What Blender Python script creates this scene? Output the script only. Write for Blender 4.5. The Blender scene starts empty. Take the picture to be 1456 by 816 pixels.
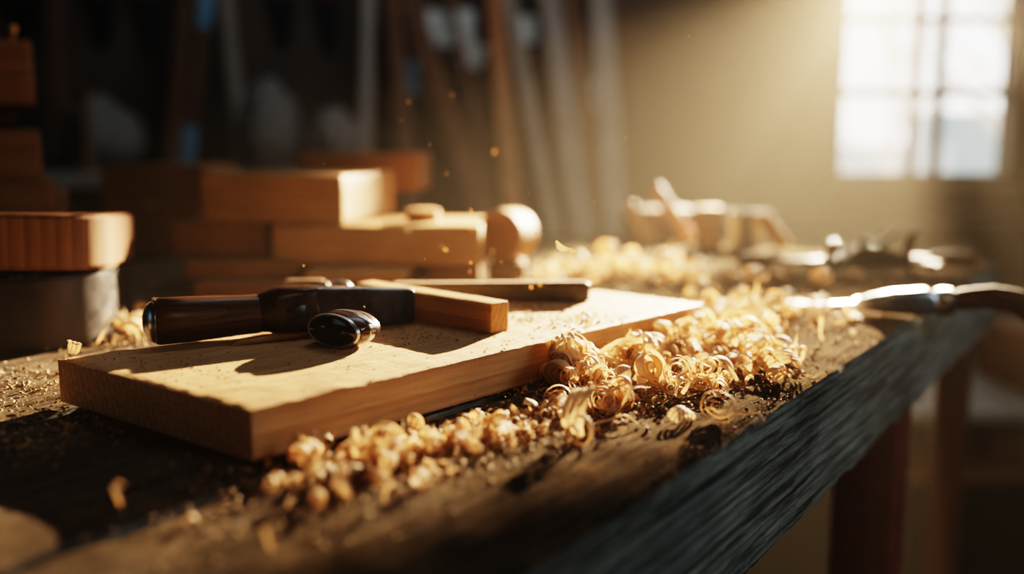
import bpy, bmesh, math, random
from mathutils import Vector, Matrix, Euler, noise
rnd = random.Random(7)
sc = bpy.context.scene
C = sc.collection
R = math.radians
PI = math.pi

# ------------------------------------------------------------------ camera model
F = 1300.0
PITCH = math.atan(198.0 / F)
ZB = 0.85                       # bench top height
CAM = Vector((0, 0, ZB + 0.206))
def ray(px, py):
    u, v = (px - 728) / F, -(py - 408) / F
    c, s = math.cos(PITCH), math.sin(PITCH)
    return Vector((u, c + v * s, -s + v * c))
def at(px, py, z):              # point of the horizontal plane z seen at a pixel
    d = ray(px, py); return CAM + d * ((z - CAM.z) / d.z)
def atY(px, py, y):             # point of the vertical plane y seen at a pixel
    d = ray(px, py); return CAM + d * (y / d.y)

# ------------------------------------------------------------------ materials
def new_mat(name):
    m = bpy.data.materials.new(name); m.use_nodes = True
    nt = m.node_tree; nt.nodes.clear()
    out = nt.nodes.new('ShaderNodeOutputMaterial')
    b = nt.nodes.new('ShaderNodeBsdfPrincipled')
    nt.links.new(b.outputs[0], out.inputs['Surface'])
    return m, nt, b, out
def N(nt, t, **kw):
    n = nt.nodes.new(t)
    for k, v in kw.items(): setattr(n, k, v)
    return n
def L(nt, a, b): nt.links.new(a, b)
def ramp(nt, fac, stops):
    r = N(nt, 'ShaderNodeValToRGB')
    els = r.color_ramp.elements
    while len(els) < len(stops): els.new(0.5)
    for e, (p, c) in zip(els, stops):
        e.position = p; e.color = (*c, 1) if len(c) == 3 else c
    L(nt, fac, r.inputs[0]); return r
def coords(nt, scale=(1, 1, 1), rot=(0, 0, 0), loc=(0, 0, 0)):
    tc = N(nt, 'ShaderNodeTexCoord'); mp = N(nt, 'ShaderNodeMapping')
    L(nt, tc.outputs['Object'], mp.inputs[0])
    mp.inputs['Scale'].default_value = scale
    mp.inputs['Rotation'].default_value = rot
    mp.inputs['Location'].default_value = loc
    return mp.outputs[0]
def noise_n(nt, vec, scale, detail=6, rough=0.6, dist=0.0):
    n = N(nt, 'ShaderNodeTexNoise'); L(nt, vec, n.inputs['Vector'])
    n.inputs['Scale'].default_value = scale; n.inputs['Detail'].default_value = detail
    n.inputs['Roughness'].default_value = rough; n.inputs['Distortion'].default_value = dist
    return n.outputs[0]
def mixc(nt, mode, fac, a, b):
    m = N(nt, 'ShaderNodeMix', data_type='RGBA', blend_type=mode)
    if hasattr(fac, 'links'): L(nt, fac, m.inputs[0])
    else: m.inputs[0].default_value = fac
    for s, v in ((m.inputs[6], a), (m.inputs[7], b)):
        if hasattr(v, 'links'): L(nt, v, s)
        else: s.default_value = (*v, 1)
    return m.outputs[2]
def bump(nt, b, h, strength=0.3, dist=0.002):
    bp = N(nt, 'ShaderNodeBump'); bp.inputs['Strength'].default_value = strength
    bp.inputs['Distance'].default_value = dist
    L(nt, h, bp.inputs['Height']); L(nt, bp.outputs[0], b.inputs['Normal'])

def wood(name, c0, c1, rings=55, rough=0.6, bump_s=0.25, fine=0.35, dist=3.0, off=(0.0, 0.11, -0.07), vary=0.12, saw=0.0, spec=0.3, ringdir='X', grain=(0.07, 1, 1), fgrain=(9, 220, 220)):
    """solid wood, grain along local X, growth rings about an offset X axis"""
    m, nt, b, out = new_mat(name)
    v = coords(nt, grain, loc=off)
    w = N(nt, 'ShaderNodeTexWave', wave_type='RINGS', rings_direction=ringdir, wave_profile='SAW')
    L(nt, v, w.inputs['Vector'])
    w.inputs['Scale'].default_value = rings; w.inputs['Distortion'].default_value = dist
    w.inputs['Detail'].default_value = 3; w.inputs['Detail Scale'].default_value = 0.3
    cr = ramp(nt, w.outputs['Color'], [(0.0, c1), (0.6, tuple(0.5 * (x + y) for x, y in zip(c0, c1))), (1.0, c0)])
    v2 = coords(nt, fgrain)
    n2 = noise_n(nt, v2, 1.0, 5, 0.65)
    f = ramp(nt, n2, [(0.3, (1 - fine,) * 3), (0.7, (1, 1, 1))])
    col = mixc(nt, 'MULTIPLY', 1.0, cr.outputs[0], f.outputs[0])
    n3 = noise_n(nt, coords(nt), 9, 3)
    f3 = ramp(nt, n3, [(0.3, (0.8, 0.78, 0.74)), (0.7, (1.06, 1.05, 1.04))])
    col = mixc(nt, 'MULTIPLY', 0.8, col, f3.outputs[0])
    oi = N(nt, 'ShaderNodeObjectInfo')
    fr = ramp(nt, oi.outputs['Random'], [(0, (1 - vary, 1 - vary * 1.2, 1 - vary * 1.4)), (1, (1, 1, 1))])
    col = mixc(nt, 'MULTIPLY', 1.0, col, fr.outputs[0])
    L(nt, col, b.inputs['Base Color'])
    b.inputs['Roughness'].default_value = rough
    b.inputs['Specular IOR Level'].default_value = spec
    h = n2
    if saw:
        s1 = noise_n(nt, coords(nt, (420, 12, 30)), 1.0, 2)
        s2 = noise_n(nt, coords(nt, (30, 12, 420)), 1.0, 2)
        a = N(nt, 'ShaderNodeMath', operation='ADD'); L(nt, s1, a.inputs[0]); L(nt, s2, a.inputs[1])
        a2 = N(nt, 'ShaderNodeMath', operation='MULTIPLY_ADD'); L(nt, a.outputs[0], a2.inputs[0]); a2.inputs[1].default_value = saw; L(nt, n2, a2.inputs[2])
        h = a2.outputs[0]
    bump(nt, b, h, bump_s, 0.0015)
    return m

def plain(name, col, rough=0.5, metal=0.0, var=0.25, scale=40, bump_s=0.1, spec=0.5, col2=None):
    m, nt, b, out = new_mat(name)
    n = noise_n(nt, coords(nt), scale, 6, 0.65)
    c2 = col2 or tuple(x * (1 - var) for x in col)
    r = ramp(nt, n, [(0.35, c2), (0.65, col)])
    L(nt, r.outputs[0], b.inputs['Base Color'])
    rr = ramp(nt, n, [(0.3, (rough * 0.75,) * 3), (0.7, (min(1, rough * 1.25),) * 3)])
    L(nt, rr.outputs[0], b.inputs['Roughness'])
    b.inputs['Metallic'].default_value = metal
    b.inputs['Specular IOR Level'].default_value = spec
    if bump_s: bump(nt, b, n, bump_s, 0.001)
    return m

def bench_mat(name, top, top2, side, side2, dusty):
    """weathered timber: warm dusty top, cool worn sides, deep open grain along X"""
    m, nt, b, out = new_mat(name)
    tiltr = (0, R(9), 0)
    g1 = noise_n(nt, coords(nt, (6, 190, 190), tiltr), 1.0, 6, 0.62, 0.4)
    g2 = noise_n(nt, coords(nt, (18, 420, 420), tiltr), 1.0, 4, 0.6)
    blot = noise_n(nt, coords(nt, (1, 1.6, 1.6)), 7, 5, 0.6)
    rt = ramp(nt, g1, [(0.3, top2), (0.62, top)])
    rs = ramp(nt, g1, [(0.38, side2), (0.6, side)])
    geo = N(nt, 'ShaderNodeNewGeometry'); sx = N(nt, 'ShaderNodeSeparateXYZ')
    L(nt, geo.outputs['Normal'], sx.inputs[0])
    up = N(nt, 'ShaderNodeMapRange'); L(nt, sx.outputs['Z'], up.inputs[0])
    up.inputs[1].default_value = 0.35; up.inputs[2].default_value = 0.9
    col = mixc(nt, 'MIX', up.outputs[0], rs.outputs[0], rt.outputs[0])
    fb = ramp(nt, blot, [(0.3, (0.55, 0.53, 0.5)), (0.68, (1.15, 1.12, 1.08))])
    col = mixc(nt, 'MULTIPLY', 1.0, col, fb.outputs[0])
    fg = ramp(nt, g2, [(0.32, (0.5, 0.48, 0.46)), (0.55, (1, 1, 1))])
    col = mixc(nt, 'MULTIPLY', 0.8, col, fg.outputs[0])
    # fine sawdust film caught in patches on the upward faces
    d = noise_n(nt, coords(nt), 16, 8, 0.72)
    d2 = noise_n(nt, coords(nt), 900, 2, 0.5)
    dm = N(nt, 'ShaderNodeMath', operation='MULTIPLY'); L(nt, d, dm.inputs[0]); L(nt, d2, dm.inputs[1])
    dr = ramp(nt, dm.outputs[0], [(0.28, (0, 0, 0)), (0.42, (1, 1, 1))])
    du = N(nt, 'ShaderNodeMath', operation='MULTIPLY'); L(nt, dr.outputs[0], du.inputs[0]); L(nt, up.outputs[0], du.inputs[1])
    col = mixc(nt, 'MIX', du.outputs[0], col, dusty)
    L(nt, col, b.inputs['Base Color'])
    b.inputs['Roughness'].default_value = 0.85
    b.inputs['Specular IOR Level'].default_value = 0.0
    a = N(nt, 'ShaderNodeMath', operation='ADD'); L(nt, g1, a.inputs[0])
    s = N(nt, 'ShaderNodeMath', operation='MULTIPLY'); L(nt, g2, s.inputs[0]); s.inputs[1].default_value = 0.6
    L(nt, s.outputs[0], a.inputs[1])
    bump(nt, b, a.outputs[0], 0.9, 0.004)
    return m

def shaving_mat(name, c0, c1, trans=0.24):
    m, nt, b, out = new_mat(name)
    tc = N(nt, 'ShaderNodeTexCoord'); mp = N(nt, 'ShaderNodeMapping'); L(nt, tc.outputs['UV'], mp.inputs[0])
    mp.inputs['Scale'].default_value = (11, 40, 1)
    n = noise_n(nt, mp.outputs[0], 1.0, 5, 0.65)
    r = ramp(nt, n, [(0.36, c1), (0.6, c0)])
    oi = N(nt, 'ShaderNodeObjectInfo')
    fr = ramp(nt, oi.outputs['Random'], [(0, (0.7, 0.64, 0.56)), (0.5, (0.92, 0.9, 0.87)), (1, (1.05, 1.05, 1.05))])
    col = mixc(nt, 'MULTIPLY', 1.0, r.outputs[0], fr.outputs[0])
    L(nt, col, b.inputs['Base Color']); b.inputs['Roughness'].default_value = 0.6
    b.inputs['Specular IOR Level'].default_value = 0.12
    tr = N(nt, 'ShaderNodeBsdfTranslucent'); L(nt, mixc(nt, 'MULTIPLY', 1.0, col, (1.0, 0.84, 0.6)), tr.inputs[0])
    mx = N(nt, 'ShaderNodeMixShader'); mx.inputs[0].default_value = trans
    L(nt, b.outputs[0], mx.inputs[1]); L(nt, tr.outputs[0], mx.inputs[2]); L(nt, mx.outputs[0], out.inputs['Surface'])
    bump(nt, b, n, 0.25, 0.0006)
    return m

M = {}
M['board'] = wood('pale_planed_pine', (0.72, 0.44, 0.22), (0.57, 0.3, 0.13), rings=42, bump_s=0.45, fine=0.42, saw=0.8, off=(0, 0.2, -0.12), vary=0.0)
M['pine'] = wood('sawn_pine', (0.58, 0.315, 0.125), (0.42, 0.2, 0.07), rings=50, saw=0.4)
M['oak'] = wood('brown_timber', (0.38, 0.175, 0.062), (0.24, 0.1, 0.034), rings=60)
M['slabwood'] = wood('upright_grain_timber', (0.36, 0.17, 0.062), (0.24, 0.1, 0.036), rings=22, dist=2, ringdir='Z', off=(0.3, 0.25, 0), grain=(1, 1, 0.05), fgrain=(160, 160, 9))
M['darkwood'] = wood('dark_old_timber', (0.12, 0.055, 0.026), (0.07, 0.03, 0.015), rings=40, rough=0.72, spec=0.15)
M['handle'] = wood('varnished_handle_wood', (0.16, 0.066, 0.026), (0.075, 0.028, 0.012), rings=120, rough=0.32, spec=0.5, bump_s=0.08, fine=0.5)
M['greywood'] = wood('grey_weathered_wood', (0.36, 0.33, 0.29), (0.22, 0.19, 0.16), rings=40, rough=0.75)
M['brownplank'] = wood('brown_plank_wood', (0.2, 0.1, 0.05), (0.1, 0.05, 0.025), rings=40, rough=0.7)
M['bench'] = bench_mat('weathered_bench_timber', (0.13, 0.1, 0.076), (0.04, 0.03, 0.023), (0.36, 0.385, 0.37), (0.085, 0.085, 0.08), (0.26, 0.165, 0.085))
M['shaving'] = shaving_mat('wood_shaving', (0.87, 0.65, 0.46), (0.62, 0.4, 0.23))
M['fleck'] = shaving_mat('flying_wood_fleck', (0.95, 0.8, 0.6), (0.9, 0.7, 0.45), 0.55)
M['dust'] = plain('saw_dust', (0.4, 0.22, 0.09), 0.9, var=0.6, scale=300, bump_s=0)
M['steel'] = plain('dark_tool_steel', (0.05, 0.048, 0.05), 0.36, 0.85, 0.5, 120, 0.12)
M['brightsteel'] = plain('polished_steel', (0.5, 0.52, 0.54), 0.32, 1.0, 0.25, 60, 0.03)
M['brass'] = plain('aged_brass', (0.55, 0.34, 0.12), 0.35, 1.0, 0.3, 60, 0.03)
M['black'] = plain('black_lacquer', (0.012, 0.009, 0.008), 0.1, 0.0, 0.2, 80, 0.0)
M['bakelite'] = plain('brown_lacquer', (0.05, 0.018, 0.008), 0.3, 0.0, 0.5, 60, 0.03)
M['drum'] = plain('dark_satin_stain', (0.03, 0.022, 0.02), 0.42, 0.0, 0.4, 50, 0.08)
M['horn'] = plain('translucent_brown_horn', (0.22, 0.14, 0.09), 0.35, 0.0, 0.3, 50, 0.05)
M['iron'] = plain('cast_iron', (0.02, 0.02, 0.022), 0.4, 0.6, 0.4, 90, 0.2)
M['shade_black'] = plain('painted_shade_black', (0.012, 0.01, 0.009), 0.9, 0.0, 0.4, 20, 0.1, 0.05)  # near black, deep shade put into the colour
M['red'] = plain('old_red_paint', (0.16, 0.018, 0.012), 0.55, 0.0, 0.4, 30, 0.1)
M['greypaint'] = plain('grey_paint', (0.12, 0.125, 0.125), 0.6, 0.0, 0.3, 20, 0.1)
M['bluepaint'] = plain('faded_blue_paint', (0.13, 0.26, 0.34), 0.5, 0.0, 0.3, 20, 0.1)
M['paper'] = plain('pale_paper', (0.55, 0.62, 0.61), 0.8, 0.0, 0.12, 12, 0.0)
M['cloth'] = plain('grey_sackcloth', (0.15, 0.14, 0.125), 0.9, 0.0, 0.35, 30, 0.4)
M['wall'] = plain('brown_plaster_wall', (0.075, 0.048, 0.03), 0.85, 0.0, 0.4, 3.5, 0.2)
M['sidewall'] = plain('dark_plaster_wall', (0.05, 0.042, 0.036), 0.85, 0.0, 0.35, 3.5, 0.2)
M['floor'] = plain('dark_concrete_floor', (0.012, 0.01, 0.009), 0.9, 0.0, 0.5, 6, 0.2, 0.05)
M['ceiling'] = plain('dark_ceiling_boards', (0.05, 0.035, 0.025), 0.8, 0.0, 0.4, 5, 0.2)
M['windowwood'] = plain('dark_window_wood', (0.16, 0.1, 0.06), 0.6, 0.0, 0.3, 30, 0.1)

# ------------------------------------------------------------------ mesh helpers
def link(name, bm, mat, parent=None, smooth=True, matrix=None):
    me = bpy.data.meshes.new(name)
    bm.normal_update(); bm.to_mesh(me); bm.free()
    me.materials.append(mat)
    if smooth:
        me.polygons.foreach_set('use_smooth', [True] * len(me.polygons))
        try: me.set_sharp_from_angle(angle=R(38))
        except Exception: pass
    o = bpy.data.objects.new(name, me); C.objects.link(o)
    if parent: o.parent = parent
    if matrix is not None: o.matrix_world = matrix if parent is None else matrix
    return o
def empty(name, loc=(0, 0, 0), rot=(0, 0, 0)):
    o = bpy.data.objects.new(name, None); C.objects.link(o)
    o.location = loc; o.rotation_euler = rot; o.empty_display_size = 0.02
    return o
def tag(o, label=None, cat=None, group=None, kind=None):
    if label: o['label'] = label
    if cat: o['category'] = cat
    if group: o['group'] = group
    if kind: o['kind'] = kind
    return o
def struct(name, bm, mat, smooth=False):
    o = link(name, bm, mat, smooth=smooth); o['kind'] = 'structure'; return o
def add_box(bm, c, d, rot=None):
    m = Matrix.Translation(Vector(c)) @ (rot.to_matrix().to_4x4() if rot else Matrix()) @ Matrix.Diagonal((*d, 1))
    return bmesh.ops.create_cube(bm, size=1, matrix=m)['verts']
def box_bm(l, w, h, bev=0.003, seg=2, rough=0.0, div=0.02, base=True, seed=0, chip=0.0):
    """block along X, bottom at z=0, slightly worn: bevelled, diced and nudged by noise"""
    bm = bmesh.new(); add_box(bm, (0, 0, h / 2 if base else 0), (l, w, h))
    bmesh.ops.bevel(bm, geom=bm.edges[:], offset=min(bev, 0.45 * min(l, w, h)), segments=seg, profile=0.5, affect='EDGES')
    if rough:
        for ax, ln in ((0, l), (1, w), (2, h)):
            n = min(60, max(1, int(ln / div)))
            lo = {0: -l / 2, 1: -w / 2, 2: 0 if base else -h / 2}[ax]
            for i in range(1, n):
                co = [0, 0, 0]; no = [0, 0, 0]; co[ax] = lo + ln * i / n; no[ax] = 1
                bmesh.ops.bisect_plane(bm, geom=bm.verts[:] + bm.edges[:] + bm.faces[:], plane_co=co, plane_no=no)
        for v in bm.verts:
            p = v.co * 35 + Vector((seed * 3.1, seed * 1.7, 0))
            d = noise.noise_vector(p) * rough + noise.noise_vector(v.co * 160 + Vector((seed, 0, 0))) * rough * 0.5
            if base and v.co.z < 0.0005: d.z = max(0, d.z) * 0.2
            v.co += d
    return bm
def lathe(bm, prof, n=32, squash=1.0, axis='X'):
    """revolve (x, r) about X; squash flattens the local Z radius"""
    rings = []
    for x, r in prof:
        if r < 1e-5: rings.append([bm.verts.new((x, 0, 0))])
        else: rings.append([bm.verts.new((x, r * math.cos(2 * PI * k / n), r * squash * math.sin(2 * PI * k / n))) for k in range(n)])
    for a, b in zip(rings, rings[1:]):
        for k in range(n):
            k2 = (k + 1) % n
            if len(a) == 1 and len(b) > 1: bm.faces.new((a[0], b[k2], b[k]))
            elif len(b) == 1 and len(a) > 1: bm.faces.new((a[k], a[k2], b[0]))
            elif len(a) > 1: bm.faces.new((a[k], a[k2], b[k2], b[k]))
    for r_, rev in ((rings[0], False), (rings[-1], True)):
        if len(r_) > 1: bm.faces.new(r_ if rev else r_[::-1])
    bmesh.ops.recalc_face_normals(bm, faces=bm.faces[:])
def rot_to(bm, m): bmesh.ops.transform(bm, matrix=m, verts=bm.verts[:])
def prism(bm, outline, z0, z1):
    a = [bm.verts.new((x, y, z0)) for x, y in outline]; b = [bm.verts.new((x, y, z1)) for x, y in outline]
    n = len(a)
    for i in range(n): bm.faces.new((a[i], a[(i + 1) % n], b[(i + 1) % n], b[i]))
    bm.faces.new(a[::-1]); bm.faces.new(b)
    bmesh.ops.recalc_face_normals(bm, faces=bm.faces[:])
def round_rect(l, w, r, n=8):
    pts = []
    for cx, cy, a0 in ((l / 2 - r, w / 2 - r, 0), (-l / 2 + r, w / 2 - r, 90), (-l / 2 + r, -w / 2 + r, 180), (l / 2 - r, -w / 2 + r, 270)):
        for i in range(n + 1):
            a = R(a0 + 90 * i / n); pts.append((cx + r * math.cos(a), cy + r * math.sin(a)))
    return pts
def tube(bm, pts, rad, n=10):
    rings = []
    for i, p in enumerate(pts):
        p = Vector(p); a = Vector(pts[max(0, i - 1)]); b = Vector(pts[min(len(pts) - 1, i + 1)])
        t = (b - a).normalized(); s = t.orthogonal().normalized(); q = t.cross(s)
        if i and rings:
            # keep rings aligned
            s0 = (rings[-1][0].co - Vector(pts[i - 1])); s0 -= t * s0.dot(t)
            if s0.length > 1e-6: s = s0.normalized(); q = t.cross(s)
        r = rad[i] if isinstance(rad, (list, tuple)) else rad
        rings.append([bm.verts.new(p + r * (math.cos(2 * PI * k / n) * s + math.sin(2 * PI * k / n) * q)) for k in range(n)])
    for a, b in zip(rings, rings[1:]):
        for k in range(n): bm.faces.new((a[k], a[(k + 1) % n], b[(k + 1) % n], b[k]))
    bm.faces.new(rings[0][::-1]); bm.faces.new(rings[-1])
    bmesh.ops.recalc_face_normals(bm, faces=bm.faces[:])

# ------------------------------------------------------------------ the room
WD = 3.5                       # back wall distance
XL, XR, YB, ZC = -2.6, 2.9, -1.2, 2.9
wl, wr = atY(1198, 150, WD).x, atY(1449, 150, WD).x
wb, wt = atY(1320, 250, WD).z, atY(1320, -94, WD).z
def wall_with_hole(y0, y1, x0, x1, z1, h):
    bm = bmesh.new(); a, b, c, d = h
    for xa, xb, za, zb in ((x0, a, 0, z1), (b, x1, 0, z1), (a, b, 0, c), (a, b, d, z1)):
        add_box(bm, ((xa + xb) / 2, (y0 + y1) / 2, (za + zb) / 2), (xb - xa, y1 - y0, zb - za))
    return bm
struct('wall_back', wall_with_hole(WD, WD + 0.14, XL, XR, ZC, (wl, wr, wb, wt)), M['wall'])
bm = bmesh.new(); add_box(bm, (XL - 0.06, (YB + WD) / 2, ZC / 2), (0.12, WD - YB + 0.28, ZC)); struct('wall_left', bm, M['sidewall'])
bm = bmesh.new(); add_box(bm, (XR + 0.06, (YB + WD) / 2, ZC / 2), (0.12, WD - YB + 0.28, ZC)); struct('wall_right', bm, M['sidewall'])
bm = bmesh.new(); add_box(bm, (0.15, YB - 0.06, ZC / 2), (XR - XL + 0.24, 0.12, ZC)); struct('wall_front', bm, M['sidewall'])
bm = bmesh.new(); add_box(bm, (0.15, (YB + WD) / 2, -0.05), (XR - XL + 0.24, WD - YB + 0.3, 0.1)); struct('floor', bm, M['floor'])
bm = bmesh.new(); add_box(bm, (0.15, (YB + WD) / 2, ZC + 0.05), (XR - XL + 0.24, WD - YB + 0.3, 0.1)); struct('ceiling', bm, M['ceiling'])
# window_1: dark frame, two uprights close together, glazing bars
win = empty('window_1', ((wl + wr) / 2, WD + 0.05, wb)); win['kind'] = 'structure'
def wz(py): return atY(1320, py, WD).z
def wx(px): return atY(px, 130, WD).x
def part(name, bm, mat, parent, smooth=True):       # mesh in world coordinates, hung under its thing
    o = link(name, bm, mat, None, smooth); o.parent = parent
    bpy.context.view_layer.update()
    o.matrix_parent_inverse = parent.matrix_world.inverted()
    return o
bpy.context.view_layer.update()
bm = bmesh.new()
for x in (wl - 0.005, wr + 0.005): add_box(bm, (x, WD + 0.05, (wb + wt) / 2), (0.03, 0.06, wt - wb + 0.04))
for z in (wb - 0.005, wt + 0.005): add_box(bm, ((wl + wr) / 2, WD + 0.05, z), (wr - wl + 0.04, 0.06, 0.03))
part('window_frame', bm, M['windowwood'], win)
for px, w in ((1308, 0.03), (1344, 0.032)):
    bm = bmesh.new(); add_box(bm, (wx(px), WD + 0.05, (wb + wt) / 2), (w, 0.04, wt - wb)); part('upright_bar', bm, M['windowwood'], win)
for py, w in ((25, 0.026), (131, 0.032)):
    bm = bmesh.new(); add_box(bm, ((wl + wr) / 2, WD + 0.05, wz(py)), (wr - wl, 0.034, w)); part('cross_bar', bm, M['windowwood'], win)
bm = bmesh.new(); add_box(bm, ((wx(1258) + wr) / 2, WD + 0.05, (wz(-60) + wz(-45)) / 2), (wr - wx(1258), 0.03, wz(-60) - wz(-45))); part('sun_block_panel', bm, M['windowwood'], win)  # unseen panel added to keep sun off the bench beyond the board
bm = bmesh.new(); add_box(bm, ((wl + wr) / 2, WD - 0.02, wb - 0.035), (wr - wl + 0.1, 0.08, 0.03)); part('window_sill', bm, M['windowwood'], win)

# outside: bright evening sky; building, wall and branches glow in place of daylight
def emit(name, col, s):
    m, nt, b, out = new_mat(name)
    e = N(nt, 'ShaderNodeEmission'); e.inputs[0].default_value = (*col, 1); e.inputs[1].default_value = s
    L(nt, e.outputs[0], out.inputs['Surface']); return m
def sky_mat():
    m, nt, b, out = new_mat('bright_hazy_sky')
    n = noise_n(nt, coords(nt), 0.55, 4, 0.6)
    r = ramp(nt, n, [(0.35, (0.9, 0.84, 0.76)), (0.6, (1.0, 0.97, 0.93))])
    e = N(nt, 'ShaderNodeEmission'); L(nt, r.outputs[0], e.inputs[0]); e.inputs[1].default_value = SKY
    L(nt, e.outputs[0], out.inputs['Surface']); return m
SKY = 4.0
bm = bmesh.new(); add_box(bm, (3.8, 9.0, 3.0), (10, 0.05, 9.0)); struct('sky_backdrop', bm, sky_mat())
bm = bmesh.new(); add_box(bm, (3.5, 6.4, -0.05), (9, 5.3, 0.1)); struct('ground_outside', bm, M['greywood'])
bl = atY(1345, 180, 7.5); bt = atY(1400, 158, 7.5)
bm = bmesh.new(); add_box(bm, (bl.x + 1.0, 7.75, bt.z / 2), (2.0, 0.5, bt.z)); o = link('outside_shed', bm, emit('glowing_render_wall', (0.55, 0.66, 0.66), 1.15), smooth=False)
tag(o, 'pale blue-grey building seen through the lower right window panes', 'building')
bl2 = atY(1290, 205, 7.0)
bm = bmesh.new(); add_box(bm, (bl2.x - 1.3, 7.25, bl2.z / 2), (3.4, 0.3, bl2.z)); o = link('outside_garden_wall', bm, emit('glowing_garden_wall', (0.72, 0.76, 0.74), 1.4), smooth=False)
tag(o, 'low pale garden wall seen through the bottom left window pane', 'garden wall')
def branches(px, py, y, n, seed, name, label):
    r = random.Random(seed); bm = bmesh.new(); base = atY(px, 330, y); top = atY(px, py, y)
    tube(bm, [(base.x, y, 0), (base.x + 0.04, y, top.z * 0.6), (top.x, y, top.z)], [0.05, 0.04, 0.015], 8)
    for i in range(n):
        z = top.z * r.uniform(0.4, 0.95); a = r.uniform(0, 2 * PI); l = r.uniform(0.3, 0.8)
        p0 = Vector((base.x, y, z)); p1 = p0 + Vector((math.cos(a) * l, 0.3 * math.sin(a) * l, l * 0.6)); p2 = p1 + Vector((math.cos(a) * l * .5, 0.1, l * 0.2))
        tube(bm, [p0, p1, p2], [0.02, 0.012, 0.004], 6)
    return tag(link(name, bm, emit('glowing_bark_haze', (0.9, 0.74, 0.56), 2.0)), label, 'tree')
branches(1415, -60, 6.6, 16, 3, 'bare_tree', 'bare sunlit tree seen through the right column of window panes')
branches(1255, -30, 6.9, 14, 5, 'bare_tree', 'bare hazy tree seen through the left column of window panes')

# ------------------------------------------------------------------ the workbench
A = at(1002, 648, ZB); B = at(1404, 381, ZB)
U = (B - A).normalized(); V = Vector((-U.y, U.x, 0))      # along the bench, and across it (away from the front edge)
BA = math.atan2(U.y, U.x)
def bp(u, v, z=0): return A + U * u + V * v + Vector((0, 0, z))
def uv_of(p): d = Vector((p[0], p[1], 0)) - Vector((A.x, A.y, 0)); return d.dot(U), d.dot(V)
u_far = uv_of(at(1421, 372, ZB))[0]
U0, U1, TH = -0.62, u_far, 0.118
bench = empty('workbench', bp(0, 0, -ZB), (0, 0, BA)); bpy.context.view_layer.update()
tag(bench, 'long weathered wooden workbench with thick worn grey front edge', 'workbench')
def plank_bm(u0, u1, v0, v1, z0, z1, du, dv, worn, seed):
    """grid block in bench coordinates (x=u, y=v), displaced: hollow wear, rounded nicked edges"""
    nu = int((u1 - u0) / du); nv = max(4, int((v1 - v0) / dv)); nz = max(3, int((z1 - z0) / dv))
    bm = bmesh.new(); prof = [(v0 + (v1 - v0) * i / nv, z1) for i in range(nv + 1)]
    prof = [(v0, z0 + (z1 - z0) * i / nz) for i in range(nz)] + prof + [(v1, z1 - (z1 - z0) * i / nz) for i in range(1, nz + 1)]
    rows = []
    for i in range(nu + 1):
        x = u0 + (u1 - u0) * i / nu; row = []
        for y, z in prof:
            p = Vector((x, y, z))
            ed = min(y - v0, v1 - y); ez = z1 - z
            w = noise.noise(Vector((x * 7 + seed, y * 5, 3.3)))
            w2 = noise.noise(Vector((x * 30 + seed, y * 25, z * 25)))
            w3 = noise.noise(Vector((x * 110, y * 90 + seed, z * 90)))
            q = p.copy()
            edge_top = max(0, 1 - (ed + ez) / 0.02)
            bite = edge_top * worn * (0.55 + 0.9 * max(0, w + 0.25) + 0.5 * w2)
            s = 1 if (y - v0) < (v1 - y) else -1
            q.z -= bite * 0.7; q.y += s * bite * 0.7
            if ez < 1e-6: q.z += 0.0012 * w2 - 0.0012 * abs(w) + 0.0007 * w3
            else: q.y += s * (0.0009 * w2 + 0.0006 * w3 + 0.002 * w)
            if z - z0 < 0.004: q.z += 0.0025 * w2 + 0.003 * w3; q.y += s * 0.003 * max(0, w3 + w)
            row.append(bm.verts.new(q))
        rows.append(row)
    for a, b in zip(rows, rows[1:]):
        for k in range(len(a) - 1): bm.faces.new((a[k], b[k], b[k + 1], a[k + 1]))
        bm.faces.new((a[-1], b[-1], b[0], a[0]))
    bm.faces.new(rows[0]); bm.faces.new(rows[-1][::-1])
    bmesh.ops.recalc_face_normals(bm, faces=bm.faces[:])
    return bm
def bpart(name, bm, mat, parent=None, smooth=True):
    o = link(name, bm, mat, smooth=smooth); o.parent = parent or bench; return o
cuts = [0.0, 0.215, 0.47, 0.735, 1.0, 1.3]
for i, (v0, v1) in enumerate(zip(cuts, cuts[1:])):
    th = TH if i == 0 else 0.06
    o = bpart('top_plank', plank_bm(U0, U1 + (0.0, -0.004, 0.003, -0.006, 0)[i], v0 + (0.0 if i == 0 else 0.0022), v1 - 0.0022, ZB - th, ZB, 0.0075, 0.0075, 0.010 if i == 0 else 0.006, i * 11.3), M['bench'])
bm = bmesh.new(); add_box(bm, (U1 - 0.06, 0.66, ZB - 0.118), (0.07, 1.1, 0.11)); bpart('cross_rail', bm, M['greywood'])
bm = bmesh.new(); add_box(bm, (U0 + 0.08, 0.66, ZB - 0.118), (0.07, 1.1, 0.11)); bpart('cross_rail', bm, M['greywood'])
ur = 0.3
for _ in range(60):
    w_ = bp(ur, 0.07, -0.25) - CAM; c_, s_ = math.cos(PITCH), math.sin(PITCH)
    pxr = 728 + F * w_.x / (w_.y * c_ - w_.z * s_); ur += (1238 - pxr) * 0.0004
for u, v, mt, s in ((ur, 0.07, 'red', 0.085), (U1 - 0.045, 0.05, 'darkwood', 0.055), (U1 - 0.06, 1.2, 'greywood', 0.08), (U0 + 0.08, 1.2, 'greywood', 0.08), (U0 + 0.08, 0.075, 'greywood', 0.08)):
    ht = ZB - (TH if v < 0.2 else 0.17)
    bm = box_bm(s, s, ht, 0.006, 2); rot_to(bm, Matrix.Translation((u, v, 0)))
    o = bpart('leg', bm, M[mt])
    if mt == 'red': o['label'] = 'dark red painted leg'

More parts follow.
